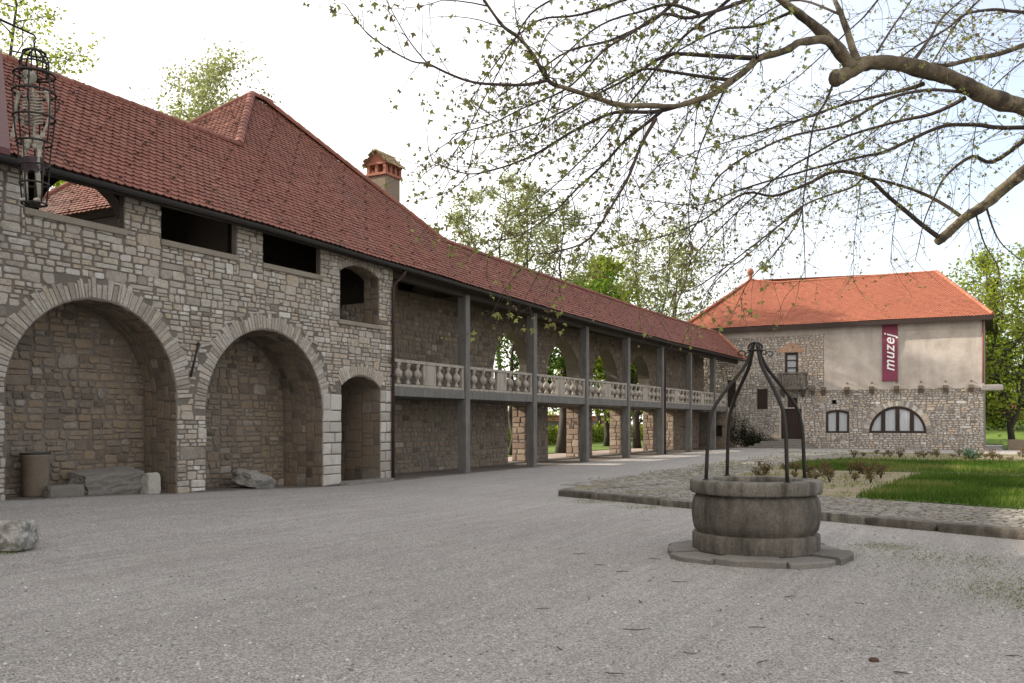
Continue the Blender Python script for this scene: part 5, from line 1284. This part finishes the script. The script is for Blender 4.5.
tree('deciduous_tree', 'bright yellow green crowned tree above the gallery roof', at(598, 74), 16.2, 4.0, .35, M['leaf_yg'], 8500, .32, 20, .25, sparse=.1, group=BG)
tree('deciduous_tree', 'many stemmed sparse tree beside the orange museum roof', at(663, 82), 21.5, 5.6, .22, M['leaf_pale'], 12000, .27, 21, .3, 5, .35, BG, 'tall', 70)
tree('deciduous_tree', 'dark trunked tree seen through the second pointed arch', at(561, 47), 8.9, 3.4, .3, M['leaf_green'], 6500, .25, 22, .30, sparse=.1)
tree('deciduous_tree', 'dark trunked tree seen through the first pointed arch', at(511, 43), 8.8, 2.3, .34, M['leaf_green'], 2600, .18, 23, .17, sparse=.2)
tree('deciduous_tree', 'green bushy tree seen through the third pointed arch', at(607, 60), 8.5, 3.6, .2, M['leaf_yg'], 6500, .28, 24, .25, sparse=.1)
tree('deciduous_tree', 'green bushy tree seen through the fourth pointed arch', at(636, 66), 8.6, 3.6, .22, M['leaf_green'], 6000, .28, 25, .25, sparse=.1)
tree('deciduous_tree', 'dark trunked tree seen through the fourth lower opening', at(637, 56), 9, 2.6, .45, M['leaf_green'], 2500, .24, 26, .26, sparse=.2)
tree('deciduous_tree', 'big yellow green tree leaning at the right corner of the museum', at(1013, 60), 13.5, 5.2, .16, M['leaf_yg'], 10000, .24, 30, .28, 2, .1, None, 'round', 60)
tree('deciduous_tree', 'tall yellow green tree at the right edge behind the museum', at(1062, 68), 17.5, 6.2, .15, M['leaf_yg'], 10000, .28, 31, .3, 1, .1, None, 'round', 60)
tree('conifer_tree', 'dark narrow conifer far behind the museum roof', at(989, 112), 21, 2.6, .1, M['leaf_dark'], 4200, .5, 32, .25, 1, 0, None, 'cone', 70)
tree('deciduous_tree', 'deep green tree behind the right corner of the museum', at(1000, 74), 8.5, 4.2, .15, M['leaf_green'], 9000, .32, 33, .25, 1, .05, None, 'round', 50)
# hedges and far greenery that read as one mass behind the gallery
hb = MB(); r = random.Random(9)
for _ in range(15000):
    s1 = r.uniform(24, 110); X = -24 - r.gauss(0, 2.2) - (s1 - 24) * .12; hgt = 2.6 + 1.6 * noise.noise((s1 * .12, 0, 0))
    leafpoly(hb, Vector((X, s1, abs(r.gauss(0, .5)) * hgt)), Vector((r.gauss(0, 1), r.gauss(0, 1), r.gauss(0, 1))), r.uniform(.25, .55), r, r.random(), 0, False)
for _ in range(9000):
    s1 = r.uniform(40, 82); hgt = 1.35 + .35 * noise.noise((s1 * .3, 0, 2))
    leafpoly(hb, Vector((-13.6 + r.gauss(0, .35), s1, r.random() ** .8 * hgt)), Vector((r.gauss(0, 1), r.gauss(0, 1), r.gauss(0, 1))), r.uniform(.14, .3), r, r.random(), 0, False)
tag(hb.build('far_shrubbery', M['leaf_yg']), 'far green shrubbery beyond the meadow', None, None, 'stuff')
# low boundary wall with tile coping behind the gallery
bwl = empty('boundary_wall', (-15, 58, 0), 'low pale boundary wall with orange tile coping behind the gallery', 'wall')
b = MB(); b.box(-15.2, -14.8, 42, 78, -.1, 1.75, .02); b.build('wall', M['plaster'], bwl)
b = MB()
for sg in (-1, 1): tiles(b, (-15 + sg * .42, 42 if sg > 0 else 78, 1.74), (0, sg, 0), (-sg * .42, 0, .36), 100, 3, lambda a, b_: True, r, wt=.36, ex=.18, seg=2)
ridge_run(b, (-15, 42, 2.12), (-15, 78, 2.12), .09, rng=r); b.build('coping', M['tile_orange'], bwl)
gw = MB(); gw.box(15.4, 40, 60.7, 61.1, -.1, .62, .03); tag(rebase(gw.build('garden_wall', M['stone_dark']), (20, 61, 0)), 'low dark stone wall right of the museum corner', 'wall')
gw = MB(); gw.box(14, 60, 93, 93.5, 1.8, 3.6, .03, m=0); tag(rebase(gw.build('garden_wall', M['brick']), (30, 92, 0)), 'distant reddish wall beyond the grass right of the museum', 'wall')

# ================================================================== PLANTS IN THE BEDS
def bush(name, seed, leaf, h, sp, n, ls):
    r = random.Random(seed); st, lf = MB(), MB()
    for _ in range(9):
        a = r.uniform(0, 6.28); e = Vector((math.cos(a) * sp * r.uniform(.3, 1), math.sin(a) * sp * r.uniform(.3, 1), h * r.uniform(.6, 1)))
        m_ = e * .5 + Vector((r.gauss(0, .02), r.gauss(0, .02), .05)); st.tube([Vector((0, 0, -.02)), m_, e], [.008, .006, .003], 4)
        for _ in range(n):
            p = m_.lerp(e, r.uniform(-.2, 1.1)) + Vector((r.gauss(0, .05), r.gauss(0, .05), r.gauss(0, .04)))
            leafpoly(lf, p, Vector((r.gauss(0, 1), r.gauss(0, 1), r.gauss(.2, .6))), ls * r.uniform(.6, 1.3), r, r.random(), 0, False)
    o = bpy.data.objects.new(name, None); col.objects.link(o)
    st.build('stem', M['twig'], o); lf.build('foliage', leaf, o); return o
protos = [bush('rose_bush', 100 + k, M['leaf_rose'], .34, .26, 16, .07) for k in range(3)]
r = random.Random(17); used = [False] * 3
LABN = 'small reddish brown rose bush in the soil bed nearest the well'
LABF = 'small reddish brown rose bush in the far bed before the museum'
spots = []
for k in range(24): spots.append((r.uniform(8.9, 12.2), 24.4 + (k % 3) * 2.0 + r.uniform(-.4, .4), LABN, 'rose bushes in the near bed'))
for k in range(48): spots.append((9.4 + k * .28 + r.uniform(-.3, .3), r.choice((41.0, 43.2, 45.6)) + r.uniform(-.6, .6), LABF, 'rose bushes in the far bed'))
for i, (x, y, lab, grp) in enumerate(spots):
    k = r.randrange(3)
    if not used[k]: o = protos[k]; used[k] = True
    else: o = copy_tree(protos[k])
    o.location = (x, y, HT - .03); o.rotation_euler.z = r.uniform(0, 6.28); s1 = r.uniform(.55, 1.05); o.scale = (s1, s1, s1 * r.uniform(.85, 1.15)); tag(o, lab, 'rose bush', grp)
yu = empty('spiky_plant', (*at(971, 37), HT - .03), 'bluish green spiky plant in the far garden bed', 'plant')
b = MB()
for k in range(70):
    a = r.uniform(0, 6.28); el = r.uniform(.3, 1.4); d = Vector((math.cos(a) * math.cos(el), math.sin(a) * math.cos(el), math.sin(el))); L = r.uniform(.4, .75); s2 = d.cross(Vector((0, 0, 1))).normalized() * .028; p = Vector(yu.location)
    b.add([p - s2 * .6, p + s2 * .6, p + d * L * .6 + s2, p + d * L + Vector((0, 0, -.06)), p + d * L * .6 - s2], [(0, 1, 2, 3, 4)], r.random())
b.build('foliage', M['leaf_blue'], yu)
# dark creeper shrub against the museum
shb = empty('creeper_shrub', (.9, 59.1, 0), 'dark twiggy shrub climbing the museum wall beside the steps', 'shrub')
b, st = MB(), MB(); r = random.Random(66)
for k in range(60):
    x = r.uniform(-.9, 2.2); hh = max(.35, 2.7 * (1 - (x + .9) / 3.4)) * r.uniform(.5, 1.05)
    p0 = Vector((x, 59.35, 0)); e = Vector((x + r.gauss(0, .3), 59.3 + r.uniform(-.35, .2), hh)); st.tube([p0, p0.lerp(e, .5) + Vector((r.gauss(0, .1), 0, 0)), e], [.015, .01, .004], 4, cap=False)
    for _ in range(64): q = p0.lerp(e, r.uniform(.15, 1.05)) + Vector((r.gauss(0, .12), r.gauss(0, .10), r.gauss(0, .1))); q.y = min(q.y, 59.6); leafpoly(b, q, Vector((r.gauss(0, 1), r.gauss(0, 1), r.gauss(0, 1))), r.uniform(.06, .12), r, r.random(), 0, False)
st.build('stem', M['twig'], shb); b.build('foliage', M['leaf_dark'], shb)

pb = MB(); r = random.Random(123)
for _ in range(5200):
    d = 5.3 + 11 * r.random() ** 1.6; px = r.uniform(-20, 1044); x, y = at(px, d)
    if x < .1 or (Vector((x, y)) - K0).dot(kn) > -.05 and x > 6 or math.hypot(x - WX, y - WY) < 1.15: continue
    q = r.choice((.006, .008, .010, .014)) * r.uniform(.7, 1.3); z = gz(x, y) + .018 * noise.noise((x * .5, y * .5, 0)) + .007 * noise.noise((x * 1.7, y * 1.7, 3))
    a = r.uniform(0, 6.28); c_, s1 = math.cos(a) * q, math.sin(a) * q
    pb.add([(x + c_, y + s1, z), (x - s1, y + c_, z), (x - c_ * 1.2, y - s1 * 1.2, z), (x + s1, y - c_, z), (x + r.gauss(0, q * .3), y + r.gauss(0, q * .3), z + q * .8)], [(0, 1, 4), (1, 2, 4), (2, 3, 4), (3, 0, 4)], r.random())
tag(pb.build('pebbles', surf('pebble', [(.10, .095, .088), (.22, .21, .20), (.34, .33, .315), (.50, .49, .475)], nvar=.1, bs=0)), 'loose pebbles scattered over the gravel', None, None, 'stuff')

# ================================================================== LITTER ON THE GRAVEL
r = random.Random(88)
def litter(px, py, L, ang):
    d = 900 * 1.6 / (py - 423); x, y = at(px, d); z = gz(x, y) + .012
    mb = MB(); pts = [Vector((x + math.cos(ang) * L * (k - .5) + r.gauss(0, .008), y + math.sin(ang) * L * (k - .5) + r.gauss(0, .008), z + r.uniform(0, .006))) for k in (0, .25, .5, .75, 1)]
    mb.tube(pts, [.003, .0042, .004, .003, .002], 5); return rebase(mb.build('fallen_twig', M['debris']), (x, y, z))
for px, py, L, ang in ((636, 631, .22, .6), (758, 629, .16, .5), (762, 664, .14, 1.2), (616, 676, .14, .3), (680, 583, .16, .5), (580, 555, .2, .4), (622, 573, .16, .6), (902, 675, .1, .2), (1014, 658, .1, .4), (790, 598, .13, .9), (600, 566, .12, .5), (590, 600, .1, 1.9), (655, 560, .14, .2), (830, 640, .12, 2.2), (720, 612, .09, 1.4), (545, 610, .12, .9), (560, 650, .1, 2.5), (690, 655, .08, .1), (860, 605, .12, 2.7), (640, 603, .12, 2.0)):
    tag(litter(px, py, L, ang), 'short brown twig lying on the gravel', 'twig', 'twigs on the gravel')
d = 900 * 1.6 / (662 - 423); x, y = at(874, d); mb = MB(); mb.ball((x, y, .012), (.035, .028, .022), 8)
tag(rebase(mb.build('clod', M['debris']), (x, y, 0)), 'small brown clod of earth on the gravel in front of the well', 'clod')
